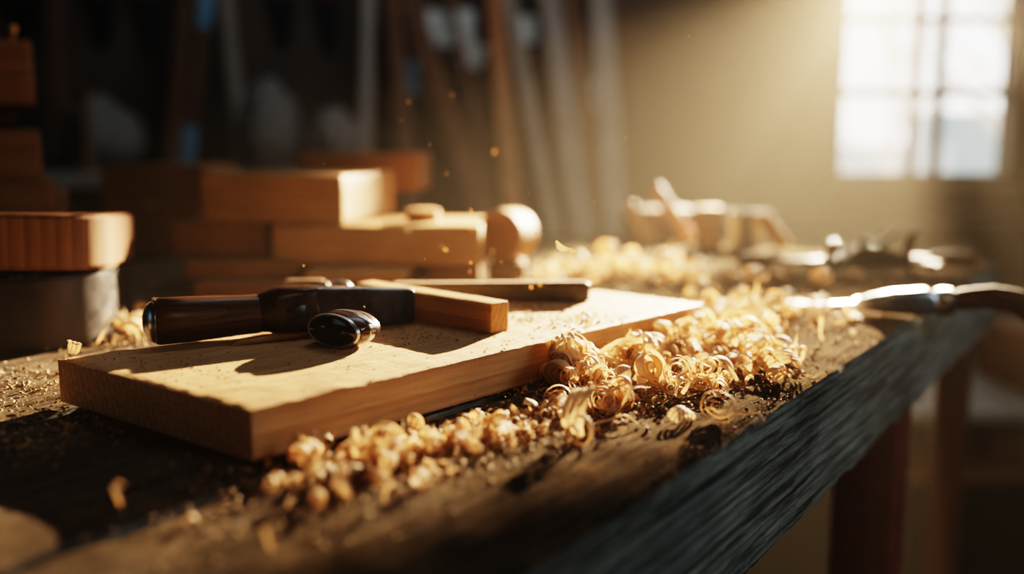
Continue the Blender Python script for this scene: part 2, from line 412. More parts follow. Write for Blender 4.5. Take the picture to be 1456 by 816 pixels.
def boxthing(name, label, cat, px0, px1, pyt, pyb, y, depth, mat, rz=0.0, bev=0.003, rough=0.0008, group=None, zb=None, seed=0, div=0.015, tilt=0.0, chip=0, height=None):
    """block whose front face spans px0..px1, pyt..pyb at distance y (left front corner kept)"""
    a = atY(px0, pyb, y); b = atY(px1, pyb, y); t = atY(px0, pyt, y)
    l = (b.x - a.x); h = height or (t.z - a.z); z = a.z if zb is None else zb
    if rz: l = l / math.cos(rz)
    bm = box_bm(l, depth, h, bev, 2, rough, div, seed=seed)
    o = link(name, bm, mat)
    c = Vector((a.x, y, z)) + Matrix.Rotation(rz, 3, 'Z') @ Vector((l / 2, depth / 2, 0))
    o.location = c; o.rotation_euler = (0, tilt, rz)
    return tag(o, label, cat, group)

# ------------------------------------------------------------------ the board being worked
BT = 0.036; ZT = ZB + BT
bc = [at(82, 511, ZT), at(357, 584, ZT), at(1000, 432, ZT), at(846, 413, ZT)]
org = bc[1]; bu = (bc[2] - bc[1]).normalized(); bang = math.atan2(bu.y, bu.x)
def to_board(p):
    d = Vector((p.x - org.x, p.y - org.y)); c, s = math.cos(bang), math.sin(bang)
    return (d.x * c + d.y * s, -d.x * s + d.y * c)
q = [to_board(p) for p in bc]     # near-left back, near front, far front, far back
bm = bmesh.new()
NX, NY = 150, 60
def bpt(s, t):
    x = (1 - s) * ((1 - t) * q[1][0] + t * q[0][0]) + s * ((1 - t) * q[2][0] + t * q[3][0])
    y = (1 - s) * ((1 - t) * q[1][1] + t * q[0][1]) + s * ((1 - t) * q[2][1] + t * q[3][1])
    return x, y
grid = []
for i in range(NX + 1):
    row = []
    for j in range(NY + 1):
        s, t = i / NX, j / NY; x, y = bpt(s, t)
        ed = min(s * 0.55, (1 - s) * 0.55, t * 0.2, (1 - t) * 0.2)
        z = BT + 0.0003 * noise.noise(Vector((x * 14, y * 140, 0))) + 0.0004 * noise.noise(Vector((x * 60, y * 70, 5)))
        tear = max(0, noise.noise(Vector((x * 22, y * 55, 9))) - 0.28)
        z += 0.0032 * tear
        if ed < 0.0015: z -= 0.0012 + 0.0012 * noise.noise(Vector((x * 90, y * 90, 2)))
        row.append(bm.verts.new((x, y, z)))
    grid.append(row)
for a, b in zip(grid, grid[1:]):
    for k in range(NY): bm.faces.new((a[k], b[k], b[k + 1], a[k + 1]))
rim = [grid[i][0] for i in range(NX + 1)] + [grid[NX][j] for j in range(1, NY + 1)] + [grid[i][NY] for i in range(NX - 1, -1, -1)] + [grid[0][j] for j in range(NY - 1, 0, -1)]
prev = rim; n = len(rim)
for zz in (BT * 0.66, BT * 0.33, 0.0):
    lo = []
    for v in rim:
        nz = noise.noise(Vector((v.co.x * 60, v.co.y * 60, zz * 90)))
        lo.append(bm.verts.new((v.co.x + 0.0004 * nz, v.co.y + 0.0004 * nz, zz)))
    for k in range(n): bm.faces.new((prev[k], lo[k], lo[(k + 1) % n], prev[(k + 1) % n]))
    prev = lo
bm.faces.new(prev[::-1]); bmesh.ops.recalc_face_normals(bm, faces=bm.faces[:])
board = link('pine_board', bm, M['board']); board.location = (org.x, org.y, ZB + 0.001); board.rotation_euler = (0, 0, bang)
tag(board, 'thick pale pine board lying on the bench beneath the tools', 'board')
ZT = ZB + BT + 0.0012

# ------------------------------------------------------------------ tools on the board
# chisel: handle with steel end cap, shoulder, dark blade
ca = at(219, 491, ZT); cb = at(588, 458, ZT)
cd = Vector((cb.x - ca.x, cb.y - ca.y)); clen = cd.length
hr = 0.0205
chisel = empty('chisel', (ca.x, ca.y, ZT), (0, 0, math.atan2(cd.y, cd.x)))
tag(chisel, 'large chisel with brown wooden handle and dark steel blade on the board', 'chisel')
hl = clen * 0.375
bm = bmesh.new()
lathe(bm, [(0.0, hr * 0.8), (0.0015, hr * 0.93), (0.005, hr), (hl * 0.3, hr * 0.985), (hl * 0.6, hr * 0.93), (hl * 0.85, hr * 0.87), (hl, hr * 0.86)], 36)
rot_to(bm, Matrix.Translation((0, 0, hr)))
for v in bm.verts: v.co.z += 0.0004 * noise.noise(v.co * 80)
o = link('handle', bm, M['handle'], chisel)
bm = bmesh.new(); lathe(bm, [(-0.0085, 0), (-0.0078, hr * 0.35), (-0.0052, hr * 0.66), (-0.002, hr * 0.84), (0.001, hr * 0.9), (0.003, hr * 0.88)], 36); rot_to(bm, Matrix.Translation((0, 0, hr)))
o = link('end_cap', bm, M['brightsteel'], chisel); o['label'] = 'domed polished steel cap on the handle end'
sl = clen * 0.21
def loft(secs):
    """sections (x, half width y, z low, z high) lofted with rounded-square rings"""
    bm = bmesh.new(); rings = []
    for x, hy, z0, z1, k in secs:
        zc, hz = (z0 + z1) / 2, (z1 - z0) / 2; ring = []
        for i in range(24):
            a = 2 * PI * (i + 0.5) / 24; c, s = math.cos(a), math.sin(a)
            ring.append(bm.verts.new((x, hy * math.copysign(abs(c) ** k, c), zc + hz * math.copysign(abs(s) ** k, s))))
        rings.append(ring)
    for a, b in zip(rings, rings[1:]):
        for i in range(24): bm.faces.new((a[i], a[(i + 1) % 24], b[(i + 1) % 24], b[i]))
    bm.faces.new(rings[0][::-1]); bm.faces.new(rings[-1])
    bmesh.ops.recalc_face_normals(bm, faces=bm.faces[:]); return bm
bm = loft([(hl - 0.002, hr * 0.84, 0.004, 2 * hr * 0.92, 1.0), (hl + sl * 0.18, hr * 0.95, 0.003, 2 * hr * 0.97, 0.75), (hl + sl * 0.34, hr, 0.002, 2 * hr * 1.06, 0.4), (hl + sl, hr * 0.8, 0.002, 2 * hr * 1.04, 0.25)])
shoulder = link('shoulder', bm, M['bakelite'], chisel)
bm = box_bm(sl * 0.4, 0.0016, hr * 0.9, 0.0007, 2, base=False); rot_to(bm, Matrix.Translation((hl + sl * 0.58, -hr * 0.92, hr * 0.95)) @ Matrix.Rotation(R(2.5), 4, 'Z'))
link('stamped_mark', bm, M['bakelite'], shoulder)
x0, x1 = hl + sl * 0.97, clen
bm = loft([(x0, hr * 0.62, 0.001, 2 * hr * 1.02, 0.12), (x0 + (x1 - x0) * 0.5, hr * 0.5, 0.001, 2 * hr * 0.93, 0.12), (x1 - 0.004, hr * 0.34, 0.001, 2 * hr * 0.83, 0.12), (x1, hr * 0.2, 0.003, 2 * hr * 0.78, 0.15)])
blade = link('blade', bm, M['steel'], chisel)
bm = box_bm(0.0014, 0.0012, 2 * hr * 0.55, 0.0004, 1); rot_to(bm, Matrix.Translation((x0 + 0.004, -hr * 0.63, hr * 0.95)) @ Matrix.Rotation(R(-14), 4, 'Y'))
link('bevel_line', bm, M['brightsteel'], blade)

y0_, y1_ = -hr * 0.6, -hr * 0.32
bm = bmesh.new(); tube(bm, [(x0 + 0.004, y0_ * 0.97, 2 * hr * 1.005), ((x0 + x1) / 2, -hr * 0.485, 2 * hr * 0.922), (x1 - 0.006, y1_, 2 * hr * 0.825)], 0.0009, 8)  # thin bright tube puts the lit line onto the blade's top edge
link('lit_edge_strip', bm, M['brightsteel'], blade)['label'] = 'bright strip put in for the sunlit line of the upper edge'
# oval butt of a lacquered handle, facing the camera
kp = at(472, 495, ZT)
knob = empty('oval_handle', (kp.x, kp.y, ZT), (0, 0, R(90 - 33)))
tag(knob, 'short oval brown tool handle with glossy black end face, in front of the chisel', 'tool handle')
kr, sq = 0.0305, 0.49
def oval(prof, n=48):
    b = bmesh.new(); lathe(b, prof, n, sq); rot_to(b, Matrix.Translation((0, 0, kr * sq))); return b
link('end_face', oval([(-0.004, 0), (-0.0036, kr * 0.5), (-0.002, kr * 0.8), (0.001, kr * 0.9), (0.003, kr * 0.9)]), M['black'], knob)
link('metal_rim', oval([(0.0005, kr * 0.9), (0.0005, kr * 0.95), (0.003, kr * 0.98), (0.004, kr * 0.955)]), M['brightsteel'], knob)
link('body', oval([(0.003, kr * 0.94), (0.005, kr), (0.020, kr * 1.0), (0.026, kr * 0.97), (0.033, kr * 0.85), (0.036, kr * 0.6), (0.037, 0)]), M['bakelite'], knob)
link('collar', oval([(0.0145, kr * 0.99), (0.0155, kr * 1.025), (0.021, kr * 1.025), (0.022, kr * 0.99)]), M['brightsteel'], knob)['label'] = 'pale steel collar'

# square pine stick
STK = 0.028
sa = at(706, 432, ZT + STK); sb = at(512, 402, ZT + STK)
sd = sa - sb; sl_ = sd.length
bm = box_bm(sl_, 0.024, STK, 0.0012, 2, 0.0004, 0.008, seed=3)
stick = link('pine_stick', bm, M['pine']); stick.location = ((sa.x + sb.x) / 2 + 0.003, (sa.y + sb.y) / 2 + 0.009, ZT); stick.rotation_euler = (0, 0, math.atan2(sd.y, sd.x))
tag(stick, 'square-sawn pine stick lying across the board behind the chisel tip', 'stick')

# steel bar; a pale strip paints in its lit top edge
ra = atY(560, 440, at(838, 427, ZT).y * 1.0); rb = at(838, 428, ZT); yb = rb.y
rl = atY(560, 428, yb).x; rh = atY(838, 401, yb).z - ZT
bm = loft([(rl, 0.006, 0, rh * 0.9, 0.15), (rb.x - 0.02, 0.006, 0, rh, 0.15), (rb.x - 0.003, 0.005, 0, rh, 0.15), (rb.x, 0.003, 0.002, rh * 0.9, 0.2)])
o = link('steel_bar', bm, M['steel']); o.location = (0, yb, ZT)
tag(o, 'long dark steel bar on edge along the rear of the board', 'steel bar')
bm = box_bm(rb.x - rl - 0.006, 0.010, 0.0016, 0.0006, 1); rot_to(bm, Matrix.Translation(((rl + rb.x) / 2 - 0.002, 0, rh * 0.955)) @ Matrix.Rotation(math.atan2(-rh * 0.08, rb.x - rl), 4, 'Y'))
link('lit_edge_strip', bm, M['dust'], o)['label'] = 'dust-coloured strip put in for the lit upper edge'

# small horn-backed scraper behind the chisel
pp = at(433, 432, ZT)
hook = empty('small_scraper', (pp.x, pp.y + 0.005, ZT), (0, 0, R(4)))
tag(hook, 'small rounded brown scraper with thin metal loop, behind the chisel', 'scraper')
hz = atY(433, 398, pp.y).z - ZT
bm = bmesh.new(); prism(bm, round_rect(0.054, hz, hz * 0.42), -0.008, 0.008)
bmesh.ops.bevel(bm, geom=[e for e in bm.edges if abs(e.verts[0].co.z - e.verts[1].co.z) < 1e-6], offset=0.003, segments=2, affect='EDGES')
rot_to(bm, Matrix.Translation((0, 0, hz / 2)) @ Matrix.Rotation(R(90), 4, 'X')); link('grip', bm, M['horn'], hook)
bm = bmesh.new(); tube(bm, [(0.022, 0, hz * 0.9), (0.040, 0, hz * 0.93), (0.047, 0, hz * 0.8), (0.054, 0, hz * 0.3), (0.055, 0, 0.001)], 0.0016, 8); link('metal_loop', bm, M['brightsteel'], hook)
bm = bmesh.new(); tube(bm, [(0.022, 0, hz * 0.35), (0.040, 0, hz * 0.35), (0.053, 0, hz * 0.35)], 0.0022, 8); link('cross_bar', bm, M['brass'], hook)

# ------------------------------------------------------------------ round dark block with curved slab (left)
bm = bmesh.new(); DH = 0.074; CR = atY(181, 470, 0.97); LR_ = R(15)
prism(bm, round_rect(0.36, 0.25, 0.07, 14), 0, DH)
bmesh.ops.bevel(bm, geom=[e for e in bm.edges if abs(e.verts[0].co.z - e.verts[1].co.z) < 1e-6], offset=0.003, segments=2, affect='EDGES')
dr = link('round_cornered_block', bm, M['drum']); dr.location = Vector((CR.x - 0.004, 0.93, ZB + 0.001)) + Matrix.Rotation(LR_, 3, 'Z') @ Vector((-0.18, 0.125, 0)); dr.rotation_euler = (0, 0, LR_)
tag(dr, 'dark-stained round-cornered block on the bench beneath the curved slab', 'block')
bm = bmesh.new(); prism(bm, round_rect(0.40, 0.25, 0.05, 12), 0, 0.056)
bmesh.ops.bevel(bm, geom=[e for e in bm.edges if abs(e.verts[0].co.z - e.verts[1].co.z) < 1e-6], offset=0.004, segments=3, affect='EDGES')
for v in bm.verts: v.co += noise.noise_vector(v.co * 60) * 0.0012
slab = link('curved_slab', bm, M['slabwood'])
slab.location = Vector((CR.x - 0.001, 0.93, ZB + DH + 0.0065)) + Matrix.Rotation(LR_, 3, 'Z') @ Vector((-0.2, 0.125, 0)); slab.rotation_euler = (R(-3.5), R(1.8), LR_)
tag(slab, 'thick brown slab with rounded end resting on the dark block', 'slab')

# ------------------------------------------------------------------ stack of blocks at the left edge
G = 'blocks stacked behind the dark block'
yk = 1.30
def stk(px1, pyt, pyb, lab, mat, seed, dy=0.0, depth=0.09, z0=None, h=None):
    b = atY(px1, pyb, yk + dy); t = atY(px1, pyt, yk + dy); l = 0.17 - 0.0006 * (60 - px1)
    h = h or t.z - b.z; bm = box_bm(l, depth, h, 0.003, 2, 0.0012, 0.012, seed=seed); o = link('timber_block', bm, mat)
    rz = R(26); o.rotation_euler = (0, 0, rz)
    o.location = Vector((b.x, yk + dy, z0 if z0 is not None else b.z)) + Matrix.Rotation(rz, 3, 'Z') @ Vector((-l / 2, depth / 2, 0))
    return tag(o, lab, 'block', G)
zk = ZB + 0.001
hb = atY(0, 303, yk).z - zk
for i, (px1, lab) in enumerate(((66, 'brown block at the foot of the tall stack, hidden by the slab'), (70, 'brown block second from the foot of the tall stack behind the slab'))):
    stk(px1, 0, 0, lab, M['oak'], i, 0, 0.1, zk + i * hb / 2, hb / 2 - 0.0005)
stk(80, 255, 303, 'brown block just above the curved slab, lowest one showing in the stack', M['oak'], 4)
stk(60, 184, 254.5, 'brown block with bright lit corner, middle of the tall stack', M['oak'], 5)
stk(20, 151, 183.5, 'small dark spacer block recessed between two larger stacked blocks', M['darkwood'], 6, 0.012, 0.07)
stk(50, 57, 150.5, 'thick brown block topmost of the tall stack', M['oak'], 7)
boxthing('timber_block', 'short block standing just behind the lowest showing block of the stack', 'block', 70, 96, 270, 440, 1.45, 0.08, M['oak'], R(20), 0.003, 0.001, G, zb=zk, height=atY(80, 270, 1.45).z - zk)
pz = atY(18, 57, yk + 0.03); pz.z = atY(50, 57, yk).z; bm = bmesh.new(); lathe(bm, [(0, 0.004), (0.012, 0.0045), (0.016, 0.007), (0.022, 0.007), (0.026, 0.003), (0.027, 0)], 16); rot_to(bm, Matrix.Rotation(R(-90), 4, 'Y'))
o = link('brass_peg', bm, M['brass']); o.location = pz; tag(o, 'small brass peg standing on the topmost stacked block', 'peg')

# ------------------------------------------------------------------ pile of offcuts in the middle
G = 'offcuts piled behind the chisel'
def pile(lab, px0, px1, z0, z1, y, depth, mat, rz=0.0, seed=0, name='timber_offcut', rough=0.0012):
    a = atY(px0, 300, y); b = atY(px1, 300, y); l = (b.x - a.x) / math.cos(rz) if abs(rz) < 0.1 else (b.x - a.x)
    bm = box_bm(l, depth, z1 - z0, 0.003, 2, rough, 0.015, seed=seed); o = link(name, bm, mat)
    c = Vector((a.x, y, ZB + z0)) + Matrix.Rotation(rz, 3, 'Z') @ Vector((l / 2, depth / 2, 0))
    o.location = c; o.rotation_euler = (0, 0, rz); tag(o, lab, 'offcut', G); return o
def zp(py, y): return atY(500, py, y).z - ZB
pile('dark brown offcut at the bottom of the pile, resting on the bench', 268, 602, 0.001, 0.024, 1.235, 0.27, M['oak'], 0, 11)
pile('thin brown board low on the left of the pile', 258, 418, 0.0245, 0.049, 1.275, 0.2, M['oak'], 0, 12)
pile('thin pale board with brightly lit top, low in the pile', 428, 574, 0.0245, 0.040, 1.225, 0.24, M['pine'], 0, 13)
z3 = zp(321, 1.29)
pile('long light brown offcut in the middle of the pile', 384, 684, 0.0405, z3, 1.30, 0.19, M['pine'], R(-3), 14)
pile('brown offcut at the left of the pile beneath the beam', 240, 378, 0.0495, z3, 1.33, 0.18, M['oak'], 0, 15)
# the beam with the brightly lit end
ec = Vector((atY(488, 320, 1.30).x, 1.30, ZB + z3 + 0.0008)); rzb = R(-9)
bl_ = 0.215; bm = box_bm(bl_, 0.26, zp(250, 1.3) - z3, 0.003, 2, 0.001, 0.012, seed=16)
beam = link('timber_offcut', bm, M['pine']); beam.rotation_euler = (0, 0, rzb)
beam.location = ec + Matrix.Rotation(rzb, 3, 'Z') @ Vector((-bl_ / 2, 0.13, 0))
tag(beam, 'thick pine beam on top of the pile with its end grain in full sun', 'offcut', G)
yr = 1.66
pile('dark offcut standing under the rear beam of the pile', 452, 558, 0.001, zp(271, yr), yr + 0.02, 0.1, M['darkwood'], 0, 17)
pile('brown beam highest at the rear of the pile', 424, 598, zp(271, yr) + 0.0005, zp(218, yr), yr, 0.14, M['oak'], R(-3), 18)
pile('short dark offcut at the right foot of the pile', 606, 680, 0.001, 0.034, 1.33, 0.12, M['oak'], 0, 19)
bm = bmesh.new(); lathe(bm, [(0, 0.02), (0.001, 0.026), (0.016, 0.026), (0.018, 0.02)], 28); rot_to(bm, Matrix.Rotation(R(-90), 4, 'Y'))
o = link('wooden_disc', bm, M['pine']); p = atY(601, 315, 1.37); o.location = (p.x, 1.37, ZB + z3 + 0.001)
tag(o, 'small flat wooden disc lying on the long offcut of the pile', 'disc')
# round offcut on its block
p = atY(722, 372, 1.38); zb_ = p.z - ZB
boxthing('timber_block', 'small dark block beneath the round offcut', 'block', 692, 748, 372, 0, 1.36, 0.07, M['oak'], 0, 0.003, 0.0008, None, zb=ZB + 0.001, height=zb_ - 0.001)
bm = bmesh.new(); rr_ = (atY(722, 297, 1.40).z - p.z) / 2
lathe(bm, [(-0.03, 0), (-0.03, rr_ * 0.9), (-0.026, rr_), (0.026, rr_), (0.03, rr_ * 0.9), (0.03, 0)], 40)
o = link('round_offcut', bm, M['pine']); o.location = (p.x, 1.40, p.z + rr_); o.rotation_euler = (0, 0, R(62))
tag(o, 'round log offcut standing on edge right of the pile, rim in the sun', 'round offcut')
# dark rounded toolbox behind the pile
bm = bmesh.new(); yt = 1.78; a = atY(146, 300, yt); b = atY(302, 300, yt); th_ = atY(200, 236, yt).z - ZB
prism(bm, round_rect(b.x - a.x, th_ * 2, 0.035, 8), -0.11, 0.11); rot_to(bm, Matrix.Rotation(R(90), 4, 'X'))
bmesh.ops.bisect_plane(bm, geom=bm.verts[:] + bm.edges[:] + bm.faces[:], plane_co=(0, 0, 0.0), plane_no=(0, 0, 1), clear_inner=True)
bmesh.ops.holes_fill(bm, edges=bm.edges[:])
tb = link('arched_box', bm, M['oak']); tb.location = ((a.x + b.x) / 2, yt + 0.11, ZB + 0.001)
tag(tb, 'dark brown box with rounded top corners, behind the pile of offcuts', 'box')
bm = box_bm(0.05, 0.008, 0.012, 0.003, 2, base=False); o = link('latch', bm, M['brass'], tb); o.location = (0, -0.113, th_ * 0.55)

# ------------------------------------------------------------------ things at the far end of the bench
G = 'blurred things at the far bench end'
boxthing('timber_block', 'small orange-brown block at the far end, left of the grey tin', 'block', 1006, 1040, 296, 0, 1.86, 0.06, M['pine'], 0, 0.002, 0.0006, G, zb=ZB + 0.001, height=atY(1006, 296, 1.86).z - ZB)
tp = atY(1062, 300, 1.9); bm = bmesh.new(); th = tp.z - ZB
lathe(bm, [(0, 0.032), (0.002, 0.034), (th - 0.004, 0.034), (th - 0.003, 0.0355), (th, 0.0355), (th, 0.033), (th - 0.01, 0.032), (th - 0.01, 0)], 32); rot_to(bm, Matrix.Rotation(R(-90), 4, 'Y'))
tin = link('paint_tin', bm, M['greypaint']); tin.location = (tp.x, 1.9, ZB + 0.001); tag(tin, 'small blue-grey tin standing at the far end of the bench', 'tin', G)
def leaning(name, label, cat, p0, p1, w, t, mat, group=None, seed=0, roll=0.0):
    """board from foot p0 to head p1"""
    p0, p1 = Vector(p0), Vector(p1); d = p1 - p0
    bm = box_bm(d.length, w, t, 0.0025, 2, min(0.002, w * 0.02), max(0.03, d.length / 24), base=False, seed=seed)
    o = link(name, bm, mat); x = d.normalized(); y = Vector((0, 1, 0)).cross(x); 
    side = Vector((x.z, 0, -x.x)).normalized() if abs(x.z) > 0.2 else Vector((0, 1, 0))
    side = (side - x * side.dot(x)).normalized(); zz = x.cross(side)
    mtx = Matrix((x, side, zz)).transposed().to_4x4() @ Matrix.Rotation(roll, 4, 'X'); mtx.translation = (p0 + p1) / 2
    o.matrix_world = mtx; return tag(o, label, cat, group)
fx = atY(1116, 362, 1.845).x; leaning('short_batten', 'pale sunlit batten leaning against the grey tin', 'batten', (fx, 1.845, ZB + 0.008), (tp.x + 0.016, 1.852, ZB + th - 0.002), 0.03, 0.012, M['pine'], G)
boxthing('low_crate', 'low dark crate at the far end behind the leaning battens', 'crate', 900, 1000, 318, 0, 2.02, 0.12, M['darkwood'], 0, 0.003, 0, G, zb=ZB + 0.001, height=0.07)
for (xa, ya, xb, yb_, yy, lab) in ((925, 352, 893, 290, 1.94, 'short orange batten leaning at the far end, nearer of two'), (982, 350, 930, 266, 1.985, 'short brown batten leaning at the far end, behind the orange one')):
    a = atY(xa, ya, yy); b = atY(xb, yb_, yy + 0.02); a.z = max(a.z, ZB + 0.008); leaning('short_batten', lab, 'batten', a, b, 0.03, 0.014, M['pine'] if xa < 950 else M['oak'], G)
# hand plane
hp = atY(1240, 376, 1.62); plane = empty('hand_plane', (hp.x, 1.62, ZB + 0.001), (0, 0, R(-8))); tag(plane, 'dark iron hand plane with bright cap near the far end of the bench', 'hand plane')
bm = bmesh.new(); prism(bm, round_rect(0.225, 0.05, 0.012, 6), 0, 0.006); link('sole', bm, M['iron'], plane)
bm = bmesh.new()
for s in (-1, 1):
    pts = [(-0.1, 0.006), (-0.06, 0.014), (-0.02, 0.034), (0.02, 0.03), (0.06, 0.012), (0.1, 0.006)]
    a = [bm.verts.new((x, s * 0.025, z)) for x, z in pts]; b = [bm.verts.new((x, s * 0.022, z)) for x, z in pts]
    bm.faces.new(a); bm.faces.new(b[::-1])
    for i in range(6): bm.faces.new((a[i], a[(i + 1) % 6], b[(i + 1) % 6], b[i]))
bmesh.ops.recalc_face_normals(bm, faces=bm.faces[:]); link('cheeks', bm, M['iron'], plane)
bm = bmesh.new(); lathe(bm, [(0, 0.012), (0.006, 0.009), (0.016, 0.012), (0.026, 0.014), (0.034, 0.009), (0.036, 0)], 24); rot_to(bm, Matrix.Translation((-0.07, 0, 0.006)) @ Matrix.Rotation(R(-90), 4, 'Y')); link('front_knob', bm, M['handle'], plane)
bm = bmesh.new(); tube(bm, [(0.055, 0, 0.006), (0.062, 0, 0.025), (0.058, 0, 0.04), (0.072, 0, 0.056)], [0.011, 0.009, 0.01, 0.007], 12); link('rear_handle', bm, M['handle'], plane)
bm = box_bm(0.075, 0.04, 0.006, 0.002, 2, base=False); rot_to(bm, Matrix.Translation((0.01, 0, 0.034)) @ Matrix.Rotation(R(-42), 4, 'Y')); link('blade', bm, M['steel'], plane)
bm = bmesh.new(); lathe(bm, [(-0.004, 0), (-0.003, 0.012), (0, 0.016), (0.01, 0.017), (0.014, 0.012), (0.015, 0)], 24); rot_to(bm, Matrix.Translation((-0.022, 0, 0.036)) @ Matrix.Rotation(R(30), 4, 'Y')); link('lever_cap', bm, M['brightsteel'], plane)['label'] = 'bright polished cap'
# dark tools beyond the plane
def flat_tool(px, py, y, l, w, t, mat, lab, cat, name, rz, grp=None):
    p = at(px, py, ZB); bm = box_bm(l, w, t, min(t, w) * 0.3, 3); o = link(name, bm, mat); o.location = (p.x, p.y, ZB + 0.001); o.rotation_euler = (0, 0, rz); return tag(o, lab, cat, grp)
def file_tool(px, py, l, rz, lab):
    p = at(px, py, ZB); r = empty('flat_file', (p.x, p.y, ZB + 0.001), (0, 0, rz)); tag(r, lab, 'file', 'flat files beside the hand plane')
    bm = box_bm(l * 0.62, 0.02, 0.008, 0.002, 2); rot_to(bm, Matrix.Translation((l * 0.19, 0, 0.004))); link('file_blade', bm, M['iron'], r)
    bm = bmesh.new(); lathe(bm, [(-l * 0.5, 0.004), (-l * 0.48, 0.011), (-l * 0.3, 0.012), (-l * 0.15, 0.008), (-l * 0.12, 0.006)], 20); rot_to(bm, Matrix.Translation((0, 0, 0.012))); link('handle', bm, M['darkwood'], r)
file_tool(1130, 378, 0.22, R(12), 'dark flat file left of the hand plane')
file_tool(1302, 374, 0.2, R(160), 'dark flat file right of the hand plane, near the bench end')
# spanner
p = at(1182, 437, ZB); sp = empty('open_spanner', (p.x, p.y, ZB + 0.002), (0, 0, R(14))); tag(sp, 'polished steel spanner lying left of the hammer', 'spanner')
bm = box_bm(0.085, 0.011, 0.005, 0.002, 2); link('shank', bm, M['brightsteel'], sp)
for s in (-1, 1):
    bm = bmesh.new(); ol = []
    for i in range(17):
        a = R(40 + 280 * i / 16); ol.append((0.014 * math.cos(a), 0.014 * math.sin(a)))
    ol += [(0.003, -0.006), (-0.003, -0.003), (-0.003, 0.003), (0.003, 0.006)]
    prism(bm, ol, 0, 0.007)
    if s < 0: rot_to(bm, Matrix.Rotation(PI, 4, 'Z'))
    rot_to(bm, Matrix.Translation((s * 0.05, 0, 0))); link('jaw', bm, M['brightsteel'], sp)
# hammer with handle over the bench edge
hp = at(1290, 449, ZB); hm = empty('hammer', (hp.x, hp.y, ZB + 0.001), (0, 0, R(-3))); tag(hm, 'steel hammer at the front edge, its dark handle overhanging the bench', 'hammer')
bm = loft([(-0.062, 0.004, 0.008, 0.02, 0.6), (-0.045, 0.011, 0.004, 0.026, 0.6), (-0.02, 0.014, 0.002, 0.031, 0.5), (0.02, 0.014, 0.0, 0.034, 0.5), (0.03, 0.012, 0.003, 0.03, 0.8), (0.036, 0.016, 0.0, 0.034, 0.9), (0.05, 0.016, 0.0, 0.034, 0.9)])
link('head', bm, M['brightsteel'], hm)
bm = bmesh.new(); tube(bm, [(0.045, 0, 0.017), (0.07, 0, 0.021), (0.10, -0.002, 0.024), (0.128, -0.004, 0.019), (0.146, -0.005, 0.008), (0.156, -0.006, -0.004)], [0.011, 0.0135, 0.0145, 0.0155, 0.016, 0.012], 16); link('handle', bm, M['darkwood'], hm)
# bench vise plates hanging at the far front corner
p = bp(uv_of(at(1385, 420, ZB))[0], -0.02)

# ------------------------------------------------------------------ background: counter, planks, tools, papers
cz = atY(300, 246, 2.75).z
ct = empty('rear_counter', (-1.45, 3.1, 0)); bpy.context.view_layer.update(); tag(ct, 'grey worn counter against the back wall behind the offcuts', 'counter')
bm = box_bm(1.7, 0.72, 0.05, 0.004, 2); rot_to(bm, Matrix.Translation((-1.45, 3.1, cz - 0.05))); part('counter_top', bm, M['greywood'], ct)
for x in (-2.2, -0.7):
    for y in (2.82, 3.38):
        bm = box_bm(0.07, 0.07, cz - 0.05, 0.003, 1); rot_to(bm, Matrix.Translation((x, y, 0))); part('leg', bm, M['brownplank'], ct)
bm = box_bm(1.5, 0.03, 0.12, 0.003, 1); rot_to(bm, Matrix.Translation((-1.45, 2.8, cz - 0.17))); part('apron', bm, M['brownplank'], ct)
def wall_lean(name, lab, cat, pt, pb, w, t, mat, y0=3.05, y1=3.36, group=None, zmin=0.0, zmax=None, seed=0):
    a = atY(pb[0], pb[1], y0); b = atY(pt[0], pt[1], y1); d = b - a
    k0 = (zmin + 0.012 - a.z) / d.z; foot = a + d * k0
    k1 = 1.0 if zmax is None else (zmax - a.z) / d.z
    k1 = min(k1, (3.45 - a.y) / d.y) if zmax else k1
    return leaning(name, lab, cat, foot, a + d * k1, w, t, mat, group, seed)
G = 'planks leaning on the back wall'
wall_lean('leaning_plank', 'dark brown plank leaning on the wall, leftmost of the row', 'plank', (556, 0), (578, 220), 0.05, 0.03, M['brownplank'], group=G, zmax=2.2, seed=1)
wall_lean('leaning_plank', 'brown plank leaning at the steepest slant in the row', 'plank', (580, 0), (668, 250), 0.07, 0.03, M['brownplank'], group=G, zmax=1.72, seed=2)
wall_lean('leaning_plank', 'tan plank leaning nearly upright behind the round offcut', 'plank', (703, 0), (728, 280), 0.06, 0.03, M['oak'], group=G, zmax=2.3, seed=3)
wall_lean('leaning_plank', 'narrow tan plank leaning, second to the right of the round offcut', 'plank', (724, 0), (775, 260), 0.042, 0.025, M['greywood'], group=G, zmax=1.72, seed=4)
wall_lean('leaning_plank', 'broad pale grey plank leaning, third from the bare wall', 'plank', (782, 0), (822, 290), 0.075, 0.03, M['greywood'], group=G, zmax=2.3, seed=5)
wall_lean('leaning_plank', 'dark brown plank leaning between the two pale grey ones', 'plank', (812, 0), (850, 290), 0.05, 0.03, M['brownplank'], y0=3.12, y1=3.4, group=G, zmax=2.3, seed=6)
wall_lean('leaning_plank', 'pale grey plank standing nearly upright beside the bare wall', 'plank', (854, 0), (874, 300), 0.08, 0.03, M['greywood'], group=G, zmax=2.3, seed=7)
wall_lean('leaning_plank', 'thin brown plank leaning left of the tan upright plank', 'plank', (640, 0), (700, 290), 0.03, 0.025, M['brownplank'], y0=3.15, y1=3.42, group=G, zmax=2.2, seed=8)
